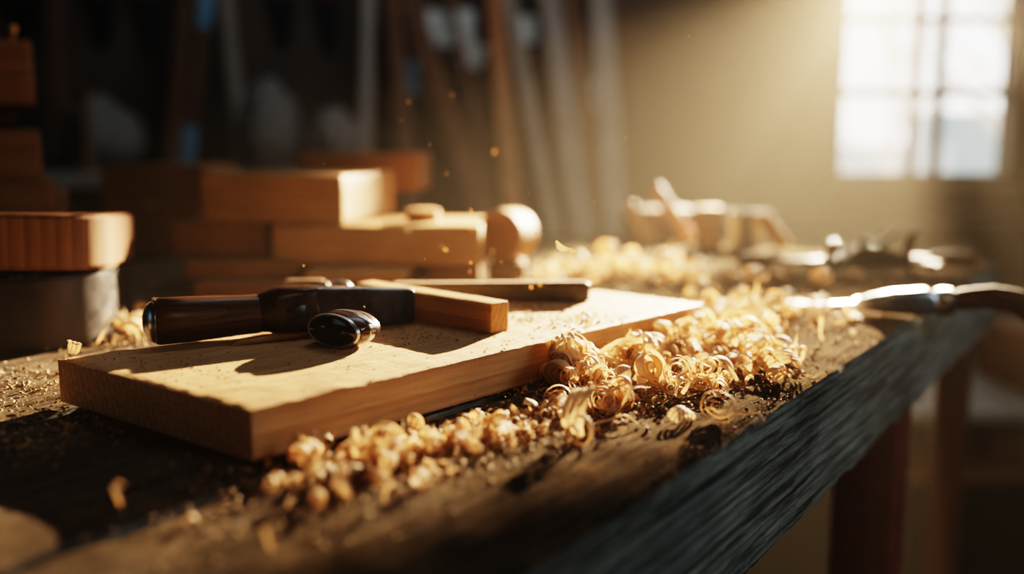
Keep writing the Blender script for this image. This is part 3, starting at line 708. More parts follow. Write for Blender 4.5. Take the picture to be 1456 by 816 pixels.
def sheet(px0, px1, py0, py1, lab, mat='paper', rz=0.0):
    a = atY(px0, py1, WD - 0.004); b = atY(px1, py0, WD - 0.004)
    bm = bmesh.new(); nn = 6; g = [[bm.verts.new(((i / nn - 0.5) * (b.x - a.x), 0.004 * math.sin(i * 1.3 + j) - 0.003, (j / nn - 0.5) * (b.z - a.z))) for j in range(nn + 1)] for i in range(nn + 1)]
    for i in range(nn):
        for j in range(nn): bm.faces.new((g[i][j], g[i + 1][j], g[i + 1][j + 1], g[i][j + 1]))
    o = link('pinned_paper', bm, M[mat]); o.location = ((a.x + b.x) / 2, WD - 0.004, (a.z + b.z) / 2); o.rotation_euler = (0, rz, 0)
    tag(o, lab, 'paper', 'blank papers pinned to the back wall')
sheet(608, 676, 14, 66, 'pale wide blank paper pinned to the wall behind the planks')
sheet(652, 690, 58, 94, 'small pale blank paper overlapping below the wide one', rz=R(25))
sheet(566, 594, 86, 134, 'small bluish blank paper between two brown leaning planks', 'bluepaint')
sheet(822, 858, 112, 156, 'small brightest blank paper beside the upright grey plank')
sheet(736, 762, 22, 62, 'small dim blank paper between the tan and grey planks')
G = 'long tools standing on the rear counter'
def cl(name, lab, cat, pt, pb, w, t, mat, seed=0, zmax=2.0): return wall_lean(name, lab, cat, pt, pb, w, t, mat, 3.2, 3.38, G, cz, zmax, seed)
cl('leaning_stick', 'brown stick leaning on the wall over the rear counter, left of the blue one', 'stick', (264, 0), (252, 140), 0.05, 0.025, M['brownplank'], 1)
st = cl('leaning_stick', 'stick with blue painted ends leaning over the rear counter', 'stick', (292, 20), (268, 220), 0.042, 0.03, M['brownplank'], 2, 1.62)
Ls = max(v.co.x for v in st.data.vertices)
for s, l in ((1, 0.16), (-1, 0.14)):
    bm = box_bm(l, 0.045, 0.033, 0.003, 2, base=False); rot_to(bm, Matrix.Translation((s * (Ls - l / 2 + 0.002) * (1 if s > 0 else 0.985), 0, 0))); link('painted_band', bm, M['bluepaint'], st)['label'] = 'faded blue painted band'
cl('leaning_stick', 'grey stick leaning the other way over the rear counter', 'stick', (322, 0), (342, 190), 0.045, 0.025, M['greywood'], 3)
cl('leaning_stick', 'dark reddish stick leaning far left over the rear counter', 'stick', (78, 0), (84, 150), 0.06, 0.025, M['brownplank'], 4)
cl('leaning_stick', 'dim brown stick leaning at the right end of the rear counter', 'stick', (524, 0), (520, 200), 0.045, 0.025, M['greywood'], 5)
# brush with wooden knob
bp_ = atY(126, 240, 2.81); br = empty('wooden_pole', (bp_.x, 2.81, cz)); tag(br, 'upright brown pole with round knob on the rear counter', 'pole')
bz = atY(126, 122, 2.81).z - cz
bm = bmesh.new(); lathe(bm, [(0, 0.03), (0.02, 0.03), (0.03, 0.018), (bz - 0.03, 0.014)], 18); rot_to(bm, Matrix.Rotation(R(-90), 4, 'Y')); link('pole', bm, M['brownplank'], br)
bm = bmesh.new(); lathe(bm, [(bz - 0.035, 0.008), (bz - 0.025, 0.018), (bz - 0.01, 0.02), (bz, 0.012), (bz + 0.003, 0)], 18); rot_to(bm, Matrix.Rotation(R(-90), 4, 'Y')); link('knob', bm, M['brass'], br)
def sack(px0, px1, py, y, lab, seed):
    a, b, t = atY(px0, 240, y), atY(px1, 240, y), atY(px0, py, y); w = b.x - a.x; h = t.z - cz
    bm = bmesh.new(); bmesh.ops.create_icosphere(bm, subdivisions=4, radius=1)
    for v in bm.verts:
        n_ = 0.16 * noise.noise(v.co * 1.6 + Vector((seed, 0, 0))) + 0.07 * noise.noise(v.co * 5 + Vector((0, seed, 0)))
        z = v.co.z; sx = 1.0 + 0.15 * (-z)
        v.co = Vector((v.co.x * (1 + n_) * w * 0.52 * sx, v.co.y * (1 + n_) * 0.12, max(0, (z * 0.5 + 0.46)) * h * (1 + 0.5 * n_)))
    o = link('cloth_sack', bm, M['cloth']); o.location = ((a.x + b.x) / 2, y, cz + 0.001); tag(o, lab, 'sack', 'sacks on the rear counter')
sack(92, 200, 132, 2.98, 'slumped grey sack at the left of the rear counter', 1)
sack(345, 424, 108, 2.98, 'tall grey sack at the right of the rear counter', 4)
sack(440, 514, 150, 2.98, 'brownish slumped sack at the right end of the rear counter', 8)
# hanging saws and pliers high on the dark wall
G = 'dark tools hung on the back wall'
for i, (px, py0, py1, lab) in enumerate(((30, -30, 60, 'dark tool hung on the wall above the left stack'), (150, -30, 60, 'dark tool hung on the wall above the left sack'), (215, -30, 70, 'dark tool hung on the wall left of the leaning brown stick'), (405, -30, 60, 'dark tool hung on the wall above the tall sack'), (470, -30, 65, 'dark tool hung on the wall above the brownish sack'))):
    a = atY(px, py1, 3.46); b = atY(px, py0, 3.46); r = empty('hung_saw', (a.x, 3.465, a.z)); tag(r, lab, 'hand tool', G); h = b.z - a.z
    bm = bmesh.new(); prism(bm, [(-0.02, 0), (0.02, 0), (0.05, h * 0.7), (-0.05, h * 0.7)], -0.001, 0.001); rot_to(bm, Matrix.Rotation(R(90), 4, 'X')); link('blade', bm, M['iron'], r)
    bm = bmesh.new(); prism(bm, round_rect(0.11, h * 0.32, 0.03, 6), -0.01, 0.01); rot_to(bm, Matrix.Translation((0, 0, h * 0.84)) @ Matrix.Rotation(R(90), 4, 'X')); link('handle', bm, M['darkwood'], r)

# storage rack in the dark beyond the bench
rk = empty('storage_rack', (1.35, 2.3, 0)); bpy.context.view_layer.update(); tag(rk, 'low grey storage rack standing in the dark beyond the bench end', 'rack')
zs1, zs2 = atY(1400, 585, 2.15).z, atY(1400, 672, 2.15).z
for x, h in ((0.935, 0.6), (1.08, 0.62), (1.95, 0.62)):
    for y in (2.17, 2.6):
        if x < 1 and y > 2.2: continue
        bm = box_bm(0.034, 0.034, h, 0.003, 1); rot_to(bm, Matrix.Translation((x, y, 0))); part('post', bm, M['greypaint'], rk)
for z, mt in ((zs1, 'greypaint'), (zs2, 'darkwood')):
    bm = box_bm(1.06, 0.5, 0.03, 0.003, 1); rot_to(bm, Matrix.Translation((1.45, 2.4, z - 0.03))); part('shelf', bm, M[mt], rk)
bm = box_bm(0.35, 0.3, 0.16, 0.006, 2); o = link('storage_crate', bm, M['darkwood']); o.location = (1.5, 2.4, zs1 + 0.001); tag(o, 'dim brown crate on the upper shelf of the storage rack', 'crate')
bm = box_bm(0.4, 0.3, 0.1, 0.006, 2); o = link('storage_crate', bm, M['darkwood']); o.location = (1.42, 2.38, zs2 + 0.001); tag(o, 'low brown crate on the bottom shelf of the storage rack', 'crate')

# made-up black cupboard, added where only shade lies under the window
cu = empty('shade_cupboard', (1.62, 3.25, 0)); bpy.context.view_layer.update(); tag(cu, 'low cupboard added in black for the shade beneath the window', 'cupboard')
bm = box_bm(2.1, 0.42, 0.8, 0.004, 2); rot_to(bm, Matrix.Translation((1.62, 3.27, 0))); part('carcass', bm, M['shade_black'], cu)
for i in range(3):
    x = 0.93 + i * 0.69; bm = box_bm(0.66, 0.02, 0.68, 0.004, 2); rot_to(bm, Matrix.Translation((x, 3.05, 0.06))); d_ = part('door', bm, M['shade_black'], cu)
    bm = bmesh.new(); tube(bm, [(x + 0.28, 3.04, 0.5), (x + 0.28, 3.015, 0.5), (x + 0.28, 3.015, 0.6), (x + 0.28, 3.04, 0.6)], 0.005, 8); part('handle', bm, M['iron'], d_)

# ------------------------------------------------------------------ wood shavings
def ribbon(path, wdirs, widths, nseg=4, cup=0.0, seed=0, fray=0.12):
    bm = bmesh.new(); rows = []
    n = len(path)
    for i, (p, wd, w) in enumerate(zip(path, wdirs, widths)):
        t = (path[min(n - 1, i + 1)] - path[max(0, i - 1)]).normalized(); nr = t.cross(wd).normalized()
        row = []
        for k in range(nseg + 1):
            s = k / nseg - 0.5
            e = 1 + fray * noise.noise(Vector((i * 0.35 + seed * 7, s * 3, seed)))
            row.append(bm.verts.new(p + wd * (s * w * e) + nr * (cup * w * (s * s * 4 - 0.5))))
        rows.append(row)
    uv = bm.loops.layers.uv.new('UVMap'); acc = 0.0
    for i, (a, b) in enumerate(zip(rows, rows[1:])):
        st = (path[i + 1] - path[i]).length
        for k in range(nseg):
            f = bm.faces.new((a[k], a[k + 1], b[k + 1], b[k]))
            for lp, q_ in zip(f.loops, ((k, acc), (k + 1, acc), (k + 1, acc + st), (k, acc + st))): lp[uv].uv = (q_[0] / nseg * max(widths) / 0.01 + seed * 0.37, q_[1] + seed)
        acc += st
    return bm
def curl_bm(kind, seed):
    r = random.Random(seed); path, wd, ws = [], [], []
    if kind == 'roll':
        turns = r.uniform(1.5, 2.8); n = int(turns * 26); r0, r1 = r.uniform(0.003, 0.006), r.uniform(0.010, 0.016); w0 = r.uniform(0.006, 0.012)
        drift = r.uniform(-0.006, 0.006); ell = r.uniform(0.75, 1.0); tw = r.uniform(-0.5, 0.5)
        for i in range(n + 1):
            t = i / n; a = 2 * PI * turns * t; rr = r0 + (r1 - r0) * t ** 0.85 + 0.0016 * noise.noise(Vector((a * 0.7, seed, 0)))
            path.append(Vector((rr * math.cos(a), drift * t, ell * rr * math.sin(a))))
            wd.append(Vector((tw * 0.5 * math.sin(a), 1, tw * math.cos(a) * 0.4)).normalized()); ws.append(w0 * min(1, 0.35 + 5 * t, 0.3 + 6 * (1 - t)))
    elif kind == 'rosette':
        turns = 3.3; n = 120; w0 = 0.013
        for i in range(n + 1):
            t = i / n; a = 2 * PI * turns * t; rr = 0.0022 + 0.0142 * t + 0.0018 * noise.noise(Vector((math.cos(a) * 1.2, math.sin(a) * 1.2, seed + t * 2)))
            path.append(Vector((rr * math.cos(a) * 1.1, -0.004 * (1 - t) + 0.002 * noise.noise(Vector((a * .5, seed, 1))), 0.9 * rr * math.sin(a))))
            wd.append(Vector((0.12 * math.cos(a + 1), 1, 0.12 * math.sin(a + 1))).normalized()); ws.append(w0 * min(1, 0.4 + 4 * t, 0.3 + 6 * (1 - t)))
    elif kind == 'helix':
        turns = r.uniform(1.2, 2.4); n = int(turns * 24); r1 = r.uniform(0.006, 0.011); w0 = r.uniform(0.004, 0.008); pitch = r.uniform(0.007, 0.014)
        for i in range(n + 1):
            t = i / n; a = 2 * PI * turns * t; rr = r1 * (0.75 + 0.5 * t) + 0.001 * noise.noise(Vector((a * 0.5, seed, 3)))
            path.append(Vector((rr * math.cos(a), pitch * turns * (t - 0.5), rr * math.sin(a))))
            wd.append(Vector((0.25 * math.sin(a), 1, -0.25 * math.cos(a))).normalized()); ws.append(w0 * min(1, 0.3 + 5 * t, 0.2 + 5 * (1 - t)))
    elif kind == 'arc':
        ang = r.uniform(1.4, 4.2); n = 26; r1 = r.uniform(0.010, 0.021); w0 = r.uniform(0.010, 0.016); k = r.uniform(-0.4, 0.4)
        for i in range(n + 1):
            t = i / n; a = ang * t; rr = r1 * (1 - 0.35 * t)
            path.append(Vector((rr * math.cos(a), k * 0.01 * t, rr * math.sin(a))))
            wd.append(Vector((k * math.sin(a), 1, k * math.cos(a))).normalized()); ws.append(w0 * min(1, 0.5 + 3 * t, 0.35 + 4 * (1 - t)))
    elif kind == 'strip':
        n = 24; ln = r.uniform(0.022, 0.048); w0 = r.uniform(0.004, 0.009); k = r.uniform(0.6, 1.6); ph = r.uniform(0, 6)
        for i in range(n + 1):
            t = i / n; path.append(Vector((ln * (t - 0.5), 0.004 * math.sin(3 * t + ph), 0.006 * k * math.sin(PI * t) + 0.002 * math.sin(9 * t + ph))))
            a = 1.5 * k * (t - 0.5); wd.append(Vector((0, math.cos(a), math.sin(a)))); ws.append(w0 * min(1, 0.4 + 4 * t, 0.3 + 4 * (1 - t)))
    if kind == 'rosette' or (kind in ('roll', 'arc') and seed % 2 == 0) or kind == 'helix' and seed % 3 == 0:
        # the shaving has split lengthwise into strands that part a little
        n_s = 3 if kind != 'helix' else 2; bm = bmesh.new(); bm.loops.layers.uv.new('UVMap')
        for q_ in range(n_s):
            o_ = (q_ - (n_s - 1) / 2) / n_s; p2 = []; w2 = []
            i0, i1 = int(len(path) * r.uniform(0, .12)), int(len(path) * r.uniform(.8, 1.0))
            for i in range(i0, i1):
                sp = 1.0 + 0.10 * o_ * math.sin(i * 0.14 + seed) + 0.07 * noise.noise(Vector((i * .12, q_ * 5.1, seed)))
                p_ = path[i]; p2.append(Vector((p_.x * sp, p_.y, p_.z * sp)) + wd[i] * (o_ * ws[i] * 0.95)); w2.append(ws[i] * 0.8 / n_s)
            b2 = ribbon(p2, wd[i0:i1], w2, 2, 0.15, seed + q_ * 1.7, 0.3); me_ = bpy.data.meshes.new('strand'); b2.to_mesh(me_); b2.free(); bm.from_mesh(me_); bpy.data.meshes.remove(me_)
        return bm
    return ribbon(path, wd, [w_ * 0.66 for w_ in ws], 6, 0.14, seed, 0.3)
kinds = ['roll'] * 7 + ['helix'] * 8 + ['arc'] * 8 + ['strip'] * 7 + ['rosette'] * 2
protos = []
for i, k in enumerate(kinds):
    bm = curl_bm(k, 100 + i); me = bpy.data.meshes.new('wood_shaving'); bm.normal_update(); bm.to_mesh(me); bm.free()
    me.materials.append(M['shaving']); me.polygons.foreach_set('use_smooth', [True] * len(me.polygons))
    protos.append((k, me, [v.co.copy() for v in me.vertices]))
bq = [at(82, 511, ZT), at(357, 584, ZT), at(1000, 432, ZT), at(846, 413, ZT)]
def in_board(p, m=0.0):
    pos = None
    for a, b in zip(bq, bq[1:] + bq[:1]):
        c = (b.x - a.x) * (p.y - a.y) - (b.y - a.y) * (p.x - a.x)
        c /= math.hypot(b.x - a.x, b.y - a.y)
        if c < -m: return False
    return True
n_shav = 0
def put(me, cos, x, y, zg, scale, rot, lab, group=None):
    global n_shav
    o = bpy.data.objects.new('wood_shaving', me); C.objects.link(o)
    q_ = rot.to_matrix(); low = min((q_ @ c).z for c in cos) * scale
    o.location = (x, y, zg - low + 0.0006); o.rotation_euler = rot; o.scale = (scale,) * 3
    n_shav += 1
    return tag(o, lab, 'wood shaving', group)
def rrot(flat=0.6): return Euler((rnd.gauss(0, flat), rnd.gauss(0, flat), rnd.uniform(0, 2 * PI)))
def cluster(px, py, su, sv, n, hh, lab, grp, smin=0.7, smax=1.15, only=None, zbase=None, avoid=True):
    c = at(px, py, zbase or ZB); k = 0; tries = 0
    while k < n and tries < n * 30:
        tries += 1
        gu, gv = rnd.gauss(0, 1), rnd.gauss(0, 1)
        if gu * gu + gv * gv > 5: continue
        p = c + U * gu * su + V * gv * sv
        if avoid and in_board(p, 0.006): continue
        u, v = uv_of(p)
        if v < 0.006 or u > U1 - 0.01: continue
        kd, me, cos = rnd.choice([q_ for q_ in protos if only is None or q_[0] in only])
        z = (zbase or ZB) + hh * rnd.random() ** 1.3 * math.exp(-(gu * gu + gv * gv) / 2.2)
        put(me, cos, p.x, p.y, z, rnd.uniform(smin, smax), rrot() if kd in ('strip', 'arc') or rnd.random() < 0.3 else Euler((rnd.gauss(-0.25, 0.35), rnd.gauss(0, 0.4), rnd.gauss(-0.2, 0.6))), lab, grp); k += 1
LM = 'curled pale wood shaving in the sunlit heap along the front of the board'
GM = 'shavings heaped along the front of the board'
for px, py, n, hh in ((800, 545, 12, .025), (835, 560, 12, .02), (880, 530, 14, .025), (925, 520, 14, .025), (970, 510, 14, .025), (1015, 505, 13, .022), (1060, 500, 11, .018), (1090, 515, 7, .01), (940, 560, 8, .006), (860, 590, 6, .006), (1000, 545, 6, .008), (900, 500, 6, .022), (960, 485, 6, .02), (1030, 480, 6, .015), (1085, 535, 5, .004)):
    cluster(px, py, .019, .016, n, hh, LM, GM, 0.65, 1.25)
LF = 'blurred wood shaving in the foreground cluster below the board corner'
GF = 'shavings in the foreground cluster'
for px, py, n, hh in ((470, 655, 9, .012), (530, 660, 10, .012), (590, 650, 9, .008), (560, 690, 6, .002), (650, 635, 7, .004), (700, 625, 5, .003), (480, 690, 5, .002)):
    cluster(px, py, .016, .010, n, hh, LF, GF, 0.4, 0.8)
LB = 'wood shaving on the bench beyond the right end of the board'
GB = 'shavings beyond the right end of the board'
for px, py, n, hh in ((1020, 452, 9, .02), (1060, 447, 9, .02), (1110, 450, 8, .012), (1160, 458, 6, .004), (1040, 470, 8, .012), (1200, 462, 3, 0)):
    cluster(px, py, .03, .025, n, hh, LB, GB, 0.7, 1.1)
LR = 'wood shaving in the blurred heap behind the board'
GR = 'shavings heaped behind the board'
for px, py, n, hh in ((830, 396, 8, .035), (875, 388, 9, .05), (925, 392, 8, .04), (975, 398, 6, .02), (790, 402, 4, .015), (1010, 405, 4, .012), (1080, 405, 3, .01), (1150, 402, 2, .004), (1260, 396, 2, .003)):
    cluster(px, py, .04, .03, n, hh, LR, GR, 0.9, 1.5)
LL = 'wood shaving in the shade between the dark block and the board'
for px, py, n in ((178, 476, 6), (160, 492, 3), (205, 462, 4)):
    cluster(px, py, .012, .012, n, .012, LL, 'shavings beside the dark block', 0.7, 1.0)
# singled-out shavings
byk = lambda k: [q_ for q_ in protos if q_[0] == k]
def single(k, i, px, py, s, rot, lab, zg=ZB, lift=0.0):
    p = at(px, py, zg); kd, me, cos = byk(k)[i]; return put(me, cos, p.x, p.y, zg + lift, s, Euler(rot), lab)
single('rosette', 0, 1021, 600, 1.0, (-0.32, 0.1, R(-16)), 'tight round rosette shaving alone at the right of the front heap')
single('rosette', 1, 808, 545, 1.15, (-0.25, 0.1, R(10)), 'largest rolled shaving, pressed against the front face of the board', lift=0.012)
single('roll', 2, 795, 582, 1.15, (-0.3, 0.0, R(-8)), 'rolled shaving with nested rings below the largest roll')
single('arc', 0, 882, 574, 1.5, (0.1, -1.0, R(80)), 'broad upright arched shaving at the middle of the front heap')
single('arc', 1, 818, 618, 1.3, (0.2, -0.6, R(60)), 'arched shaving at the lower front of the heap')
single('arc', 2, 745, 592, 1.1, (0.3, 0.4, R(10)), 'flat curled shaving at the left end of the front heap')
single('arc', 3, 963, 600, 1.1, (0.4, 0.2, R(40)), 'small cupped shaving left of the rosette')
single('arc', 4, 1022, 545, 1.2, (0.5, -0.8, R(110)), 'dark upright curl above the rosette')
single('strip', 0, 1068, 604, 1.0, (0.1, 0.1, R(20)), 'thin flat shaving right of the rosette on the bench')
single('helix', 0, 822, 635, 1.0, (0.1, 0.1, R(-40)), 'tangled helix shaving lowest in the front heap')
single('arc', 5, 103, 508, 0.75, (0.5, 0.6, R(120)), 'small curl on the left corner of the board', ZT)
single('helix', 1, 830, 470, 0.9, (0.2, 0.3, R(30)), 'loose curl lying on top of the board at its front edge', ZT)
single('strip', 1, 815, 478, 0.9, (0.2, 0.1, R(70)), 'short strip lying on top of the board beside the loose curl', ZT)
single('arc', 0, 186, 478, 1.3, (0.5, 0.3, R(70)), 'larger curl between the dark block and the chisel handle')
single('strip', 2, 178, 745, 0.9, (0.2, -0.9, R(-50)), 'blurred upright strip on the bench nearest the camera', lift=-0.002)
single('strip', 3, 395, 790, 0.7, (0.2, -0.9, R(-60)), 'second blurred strip on the bench nearest the camera')
single('strip', 4, 560, 715, 0.7, (0.1, -1.1, R(60)), 'blurred upright strip below the foreground cluster')
# a tangle of small broken ribbons under and between the big curls
r = random.Random(77); bm = bmesh.new(); tuv = bm.loops.layers.uv.new('UVMap')
for px, py, su, sv, n, hh, s0, s1 in ((880, 545, .06, .022, 110, .014, .25, .6), (980, 525, .06, .028, 130, .016, .25, .6), (830, 580, .03, .016, 90, .008, .2, .5), (1050, 515, .035, .02, 90, .015, .25, .55), (540, 655, .045, .016, 70, .008, .2, .45), (680, 628, .035, .014, 70, .004, .2, .4), (1060, 455, .06, .045, 90, .014, .3, .7), (880, 394, .08, .06, 90, .03, .4, .9), (185, 475, .015, .015, 25, .01, .3, .6)):
    c = at(px, py, ZB)
    for _ in range(n):
        gu, gv = r.gauss(0, 1), r.gauss(0, 1); p = c + U * gu * su + V * gv * sv; u, v = uv_of(p)
        if in_board(p, 0.004) or v < 0.006 or u > U1 - 0.01: continue
        kd, me, cos = r.choice(protos); sc_ = r.uniform(s0, s1); e = Euler((r.gauss(0, .8), r.gauss(0, .8), r.uniform(0, 6.3))).to_matrix()
        pts = [e @ q_ * sc_ for q_ in cos]; lo = min(q_.z for q_ in pts); z = ZB + 0.0004 - lo + hh * r.random() * math.exp(-(gu * gu + gv * gv) / 2.5)
        vs_ = [bm.verts.new((p.x + q_.x, p.y + q_.y, z + q_.z)) for q_ in pts]
        ul = me.uv_layers[0].data
        for f in me.polygons:
            nf = bm.faces.new([vs_[i] for i in f.vertices])
            for lp, li in zip(nf.loops, f.loop_indices): lp[tuv].uv = ul[li].uv
tag(link('shaving_tangle', bm, M['shaving']), 'tangle of small broken shavings between and beneath the big curls', 'shavings', kind='stuff')
# splinter lying against the chisel
pa, pb = at(330, 492, ZT), at(452, 478, ZT); bm = bmesh.new(); d = pb - pa
tube(bm, [(0, 0, .001), (d.length * .1, .001, .003), (d.length * .5, -.001, .0042), (d.length * .85, .001, .003), (d.length, 0, .0012)], [0.0008, 0.0028, 0.004, 0.003, 0.0008], 6)
for v in bm.verts: v.co.z = max(0.0003, v.co.z * 0.8)
o = link('wood_splinter', bm, M['pine'], smooth=False); o.location = pa; o.rotation_euler = (0, 0, math.atan2(d.y, d.x)); tag(o, 'long pale wood splinter on the board below the chisel', 'splinter')

# loose dust and crumbs, uncountable
def crumbs(name, spots, lab, mat, seed, clear=True):
    r = random.Random(seed); bm = bmesh.new()
    for (fx, n, smin, smax) in spots:
        for _ in range(n):
            p = fx(r)
            if p is None: continue
            s = smin * (smax / smin) ** (r.random() ** 2.2)
            a = r.uniform(0, 2 * PI); el = r.uniform(1, 2.6); t = r.gauss(0, 0.5)
            dx = Vector((math.cos(a), math.sin(a), t * 0.6)) * s * el * 0.5; dy = Vector((-math.sin(a), math.cos(a), r.gauss(0, 0.5))) * s * 0.5; up = Vector((0, 0, s * r.uniform(0.25, 0.6)))
            c = p + Vector((0, 0, s * 0.25))
            v = [bm.verts.new(c + q_) for q_ in (-dx, dy * 0.8 + up * 0.4, dx, -dy)]; tp_ = bm.verts.new(c + up)
            for i in range(4): bm.faces.new((v[i], v[(i + 1) % 4], tp_))
            bm.faces.new(v[::-1])
    return tag(link(name, bm, mat, smooth=False), lab, 'sawdust', kind='stuff')
def bench_spot(px, py, su, sv, h=0.0):
    c = at(px, py, ZB)
    def f(r):
        p = c + U * r.gauss(0, su) + V * r.gauss(0, sv); u, v = uv_of(p)
        if in_board(p, 0.002) or v < 0.004 or u > U1 - 0.005: return None
        p.z = ZB - 0.0008 + r.random() * h; return p
    return f
def bench_all(r):
    u, v = r.uniform(-0.3, U1 - 0.02), r.uniform(0.006, 0.9); p = bp(u, v)
    if in_board(p, 0.002): return None
    p.z = ZB - 0.0008; return p
def bench_edge(r):
    u = r.uniform(-0.2, 0.9); v = abs(r.gauss(0.012, 0.012)) + 0.004; p = bp(u, v); p.z = ZB - 0.003; return p
spots = [(bench_spot(900, 545, .10, .035, .008), 5200, .0006, .005), (bench_spot(840, 580, .05, .025, .005), 2600, .0006, .005), (bench_spot(1050, 520, .05, .03, .006), 2200, .0006, .005),
         (bench_spot(1080, 585, .05, .02), 500, .0005, .003), (bench_spot(560, 665, .06, .03, .003), 2200, .0006, .004), (bench_spot(680, 630, .05, .025, .003), 1700, .0006, .004),
         (bench_spot(1050, 455, .07, .05, .008), 1800, .001, .006), (bench_spot(1130, 460, .1, .06), 1600, .001, .005), (bench_spot(880, 392, .12, .09, .012), 1500, .0015, .008), (bench_spot(1150, 410, .15, .1), 1500, .0015, .006),
         (bench_spot(60, 545, .05, .05, .002), 1700, .0006, .004), (bench_spot(80, 610, .06, .04, .003), 1500, .0006, .004), (bench_spot(170, 485, .03, .03, .006), 500, .001, .005), (bench_spot(420, 640, .05, .03), 900, .0006, .004), (bench_spot(320, 720, .05, .04), 500, .0006, .003),
         (bench_all, 2600, .0005, .0025), (bench_edge, 1500, .0005, .0025)]
crumbs('bench_sawdust', spots, 'sawdust and tiny wood chips scattered over the bench top', M['dust'], 5)
def board_spot(px, py, s1, s2):
    c = at(px, py, ZT)
    def f(r):
        p = c + Vector((r.gauss(0, s1), r.gauss(0, s2), 0))
        if not in_board(p, -0.002): return None
        p.z = ZT - 0.0004; return p
    return f
def board_all(r):
    s, t = r.random(), r.random(); x, y = bpt(s, t); c, si = math.cos(bang), math.sin(bang)
    return Vector((org.x + x * c - y * si, org.y + x * si + y * c, ZT - 0.0004))
crumbs('board_sawdust', [(board_all, 2200, .0003, .0016), (board_spot(600, 475, .05, .03), 900, .0004, .0025), (board_spot(800, 455, .04, .025), 700, .0004, .004), (board_spot(280, 520, .06, .03), 500, .0004, .002), (board_spot(720, 435, .04, .03), 500, .0005, .004)], 'fine sawdust scattered over the top of the pale board', M['dust'], 9)
def block_top(r):
    x = r.uniform(-0.17, 0.172); y = r.uniform(-0.118, -0.06) if r.random() < .7 else r.uniform(-.118, .118)
    if x > .12 and abs(y) > .08: return None
    q_ = Matrix.Rotation(LR_, 3, 'Z') @ Vector((x, y, 0))
    return Vector((dr.location.x + q_.x, dr.location.y + q_.y, ZB + 0.001 + DH))
crumbs('block_sawdust', [(block_top, 1500, .0008, .005)], 'sawdust caught on the dark block beneath the curved slab', M['dust'], 13)
def chisel_top(r):
    t = r.random(); off = r.gauss(0, .004); x = ca.x + cd.x * t * 0.36; y = ca.y + cd.y * t * 0.36
    h = 2 * hr * (1.0 - 0.13 * t); off = max(-.009, min(.009, off))
    return Vector((x - cd.y / clen * off, y + cd.x / clen * off, ZT + h - 0.0002 - off * off / (2 * hr)))
crumbs('handle_sawdust', [(chisel_top, 700, .0003, .0014)], 'sawdust dusted along the top of the chisel handle', M['dust'], 17)

# ------------------------------------------------------------------ flecks of wood in the air
fl = [(804, 351, .78, 9, 'split'), (670, 300, .95, 5, 0), (627, 350, 1.02, 6, 0), (633, 355, .98, 4, 0), (669, 373, .9, 3.5, 0), (668, 386, .95, 3.5, 0), (604, 368, .8, 2.2, 0), (432, 378, .85, 3, 0), (460, 233, .82, 3, 0),
      (581, 145, 1.05, 4.5, 0), (571, 171, 1.0, 4, 0), (643, 135, 1.1, 4, 0), (611, 206, .95, 3.5, 0), (703, 216, 1.15, 5, 0), (635, 247, 1.0, 3.5, 0), (752, 274, .72, 4, 0), (680, 307, .85, 2.4, 0), (762, 332, .76, 2.4, 0), (845, 287, .78, 2.2, 0), (852, 375, .86, 2.4, 0),
      (937, 399, .9, 3, 0), (967, 391, 1.0, 3, 0), (929, 419, .85, 2.4, 0), (904, 469, .8, 3, 0), (768, 405, .95, 4, 0), (755, 408, .95, 4, 0), (580, 328, 1.15, 4, 0), (628, 302, 1.1, 3, 0), (905, 384, 1.2, 4, 0), (700, 357, 1.1, 4, 0), (672, 325, 1.2, 5, 0), (865, 424, .85, 3, 0), (980, 52, .9, 2, 0), (890, 195, .85, 2, 0), (712, 372, .9, 2.5, 0), (518, 436, .79, 2.6, 0)]
fm = []
for i in range(4):
    r = random.Random(i); bm = bmesh.new(); ol = [(math.cos(a) * r.uniform(.5, 1), math.sin(a) * r.uniform(.3, .8)) for a in [2 * PI * k / 7 for k in range(7)]]
    prism(bm, ol, -.09, .09)
    for v in bm.verts: v.co.z += 0.35 * v.co.x * v.co.x - 0.1
    me = bpy.data.meshes.new('flying_fleck'); bm.to_mesh(me); bm.free(); me.materials.append(M['fleck']); fm.append(me)
i_ = 0
for px, py, y, s, k in fl:
    p = atY(px, py, y); sz = s * 0.5 * y / F * 1.6
    if k == 'split':
        bm = bmesh.new(); path = [Vector((-1, 0, .55)), Vector((-.8, .1, .2)), Vector((-.3, 0, -.1)), Vector((.2, -.1, -.2)), Vector((.6, 0, -.45)), Vector((1.1, .1, -.6))]
        bm2 = ribbon([q_ * 0.0085 for q_ in path], [Vector((.35, .35, 1)).normalized()] * 6, [.004, .006, .005, .003, .004, .001], 4, .25, 3, .6)
        me = bpy.data.meshes.new('flying_splinter'); bm2.to_mesh(me); bm2.free(); me.materials.append(M['fleck'])
        o = bpy.data.objects.new('flying_splinter', me); C.objects.link(o); o.location = p; o.rotation_euler = (R(20), 0, 0)
        tag(o, 'white ragged splinter hanging in the air above the board, largest of the flying bits', 'splinter'); continue
    o = bpy.data.objects.new('flying_fleck', fm[i_ % 4]); C.objects.link(o); i_ += 1
    o.location = p; o.scale = (sz, sz, sz); o.rotation_euler = (rnd.uniform(0, 6), rnd.uniform(0, 6), rnd.uniform(0, 6))
    tag(o, 'tiny glowing wood fleck floating in the air over the bench', 'wood fleck', 'wood flecks in the air')

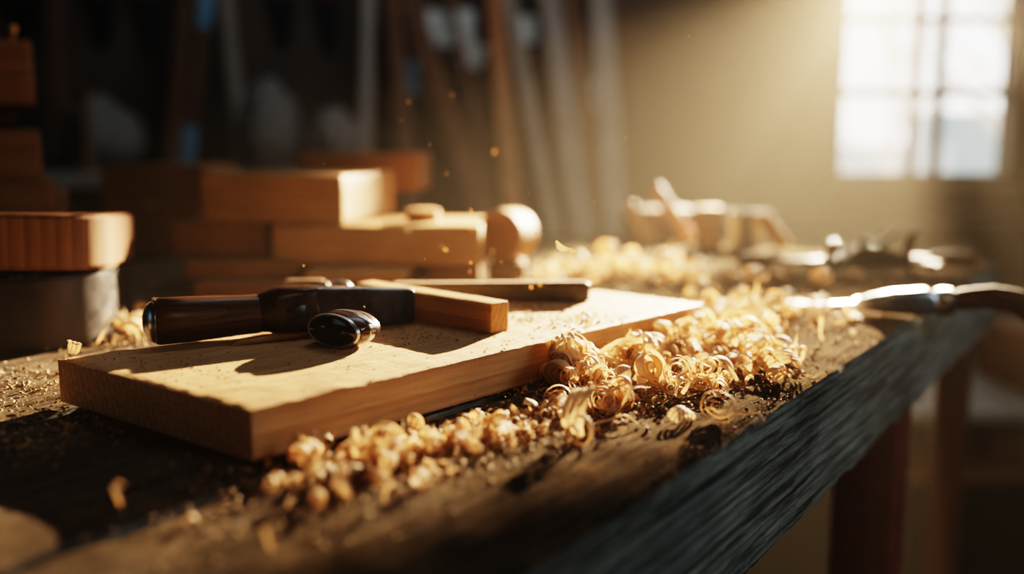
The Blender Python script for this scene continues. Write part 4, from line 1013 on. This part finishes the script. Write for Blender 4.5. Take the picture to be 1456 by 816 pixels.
# made-up board, added unseen under the ceiling to shade the bench front
SUNP = atY(1294, -104, 4.3)
b1 = at(470, 772, ZB).lerp(SUNP, 0.56); b2 = at(1190, 572, ZB).lerp(SUNP, 0.56); dd = (b2 - b1); dd.z = 0; dn = dd.normalized(); ln = dd.length + 0.1
oh = empty('added_shade_board', b1, (0, 0, math.atan2(dn.y, dn.x))); tag(oh, 'unseen timber board added under the ceiling to shade the bench front', 'board')
bm = box_bm(ln, 0.03, 0.3, 0.003, 2); rot_to(bm, Matrix.Translation((ln / 2, 0, 0))); link('shade_panel', bm, M['brownplank'], oh)
for x in (0.04, ln - 0.04):
    bm = bmesh.new(); tube(bm, [(x, 0, 0.29), (x, 0, ZC - b1.z)], 0.006, 8); link('hanging_rod', bm, M['iron'], oh)

# ------------------------------------------------------------------ light, air, camera
def light(name, kind, loc, target, energy, col, **kw):
    d = bpy.data.lights.new(name, kind); d.energy = energy; d.color = col
    for k, v in kw.items(): setattr(d, k, v)
    o = bpy.data.objects.new(name, d); C.objects.link(o); o.location = loc
    o.rotation_euler = (Vector(target) - Vector(loc)).to_track_quat('-Z', 'Y').to_euler(); return o
SUNP = atY(1294, -104, 4.3)
light('low_sun', 'SPOT', SUNP, (-0.35, 0.9, 1.0), 17500, (1.0, 0.745, 0.475), shadow_soft_size=0.03, spot_size=R(41), spot_blend=0.4)
light('cool_side_fill', 'AREA', (2.6, -0.2, 1.7), (0.3, 1.2, 0.7), 16.0, (0.72, 0.9, 1.0), shape='RECTANGLE', size=1.0, size_y=1.2)  # added cool fill for the bench face; no window on this side
light('rear_fill', 'AREA', (0.2, 2.0, 2.8), (-0.4, 3.2, 1.2), 16.0, (0.85, 0.92, 1.0), shape='RECTANGLE', size=1.2, size_y=0.5)  # added fill to lift the dark background, the ceiling is closed
light('cool_left_fill', 'AREA', (-2.3, -0.3, 1.7), (-0.2, 0.8, 0.9), 1.6, (0.65, 0.85, 1.0), shape='RECTANGLE', size=0.8, size_y=1.0)  # weak cool fill, added for a sheen on the chisel cap and handle
light('warm_front_fill', 'AREA', (0.5, -0.7, 2.0), (-0.1, 1.0, 0.9), 2.0, (1.0, 0.66, 0.36), shape='DISK', size=0.4)  # added warm fill for the shaded wood fronts, no bulb hangs here
w = bpy.data.worlds.new('workshop_air'); sc.world = w; w.use_nodes = True
nt = w.node_tree; nt.nodes.clear(); wo = N(nt, 'ShaderNodeOutputWorld'); bg = N(nt, 'ShaderNodeBackground')
bg.inputs[0].default_value = (0.5, 0.6, 0.7, 1); bg.inputs[1].default_value = 0.02; L(nt, bg.outputs[0], wo.inputs['Surface'])
vs = N(nt, 'ShaderNodeVolumeScatter'); vs.inputs['Density'].default_value = 0.010; vs.inputs['Anisotropy'].default_value = 0.4
vs.inputs['Color'].default_value = (1.0, 0.87, 0.68, 1); L(nt, vs.outputs[0], wo.inputs['Volume'])

cd_ = bpy.data.cameras.new('camera'); cam = bpy.data.objects.new('camera', cd_); C.objects.link(cam)
cam.location = CAM; cam.rotation_euler = (R(90) - PITCH, 0, 0)
cd_.sensor_width = 36; cd_.lens = F / 1456 * 36; cd_.clip_start = 0.02
cd_.dof.use_dof = True; cd_.dof.focus_distance = 0.765; cd_.dof.aperture_fstop = 1.5; cd_.dof.aperture_blades = 0
sc.camera = cam
sc.view_settings.view_transform = 'Filmic'; sc.view_settings.look = 'High Contrast'; sc.view_settings.exposure = 0.0
sc.cycles.use_denoising = True
sc.cycles.sample_clamp_indirect = 4.0
sc.cycles.max_bounces = 8; sc.cycles.transparent_max_bounces = 4
print('shavings', n_shav)
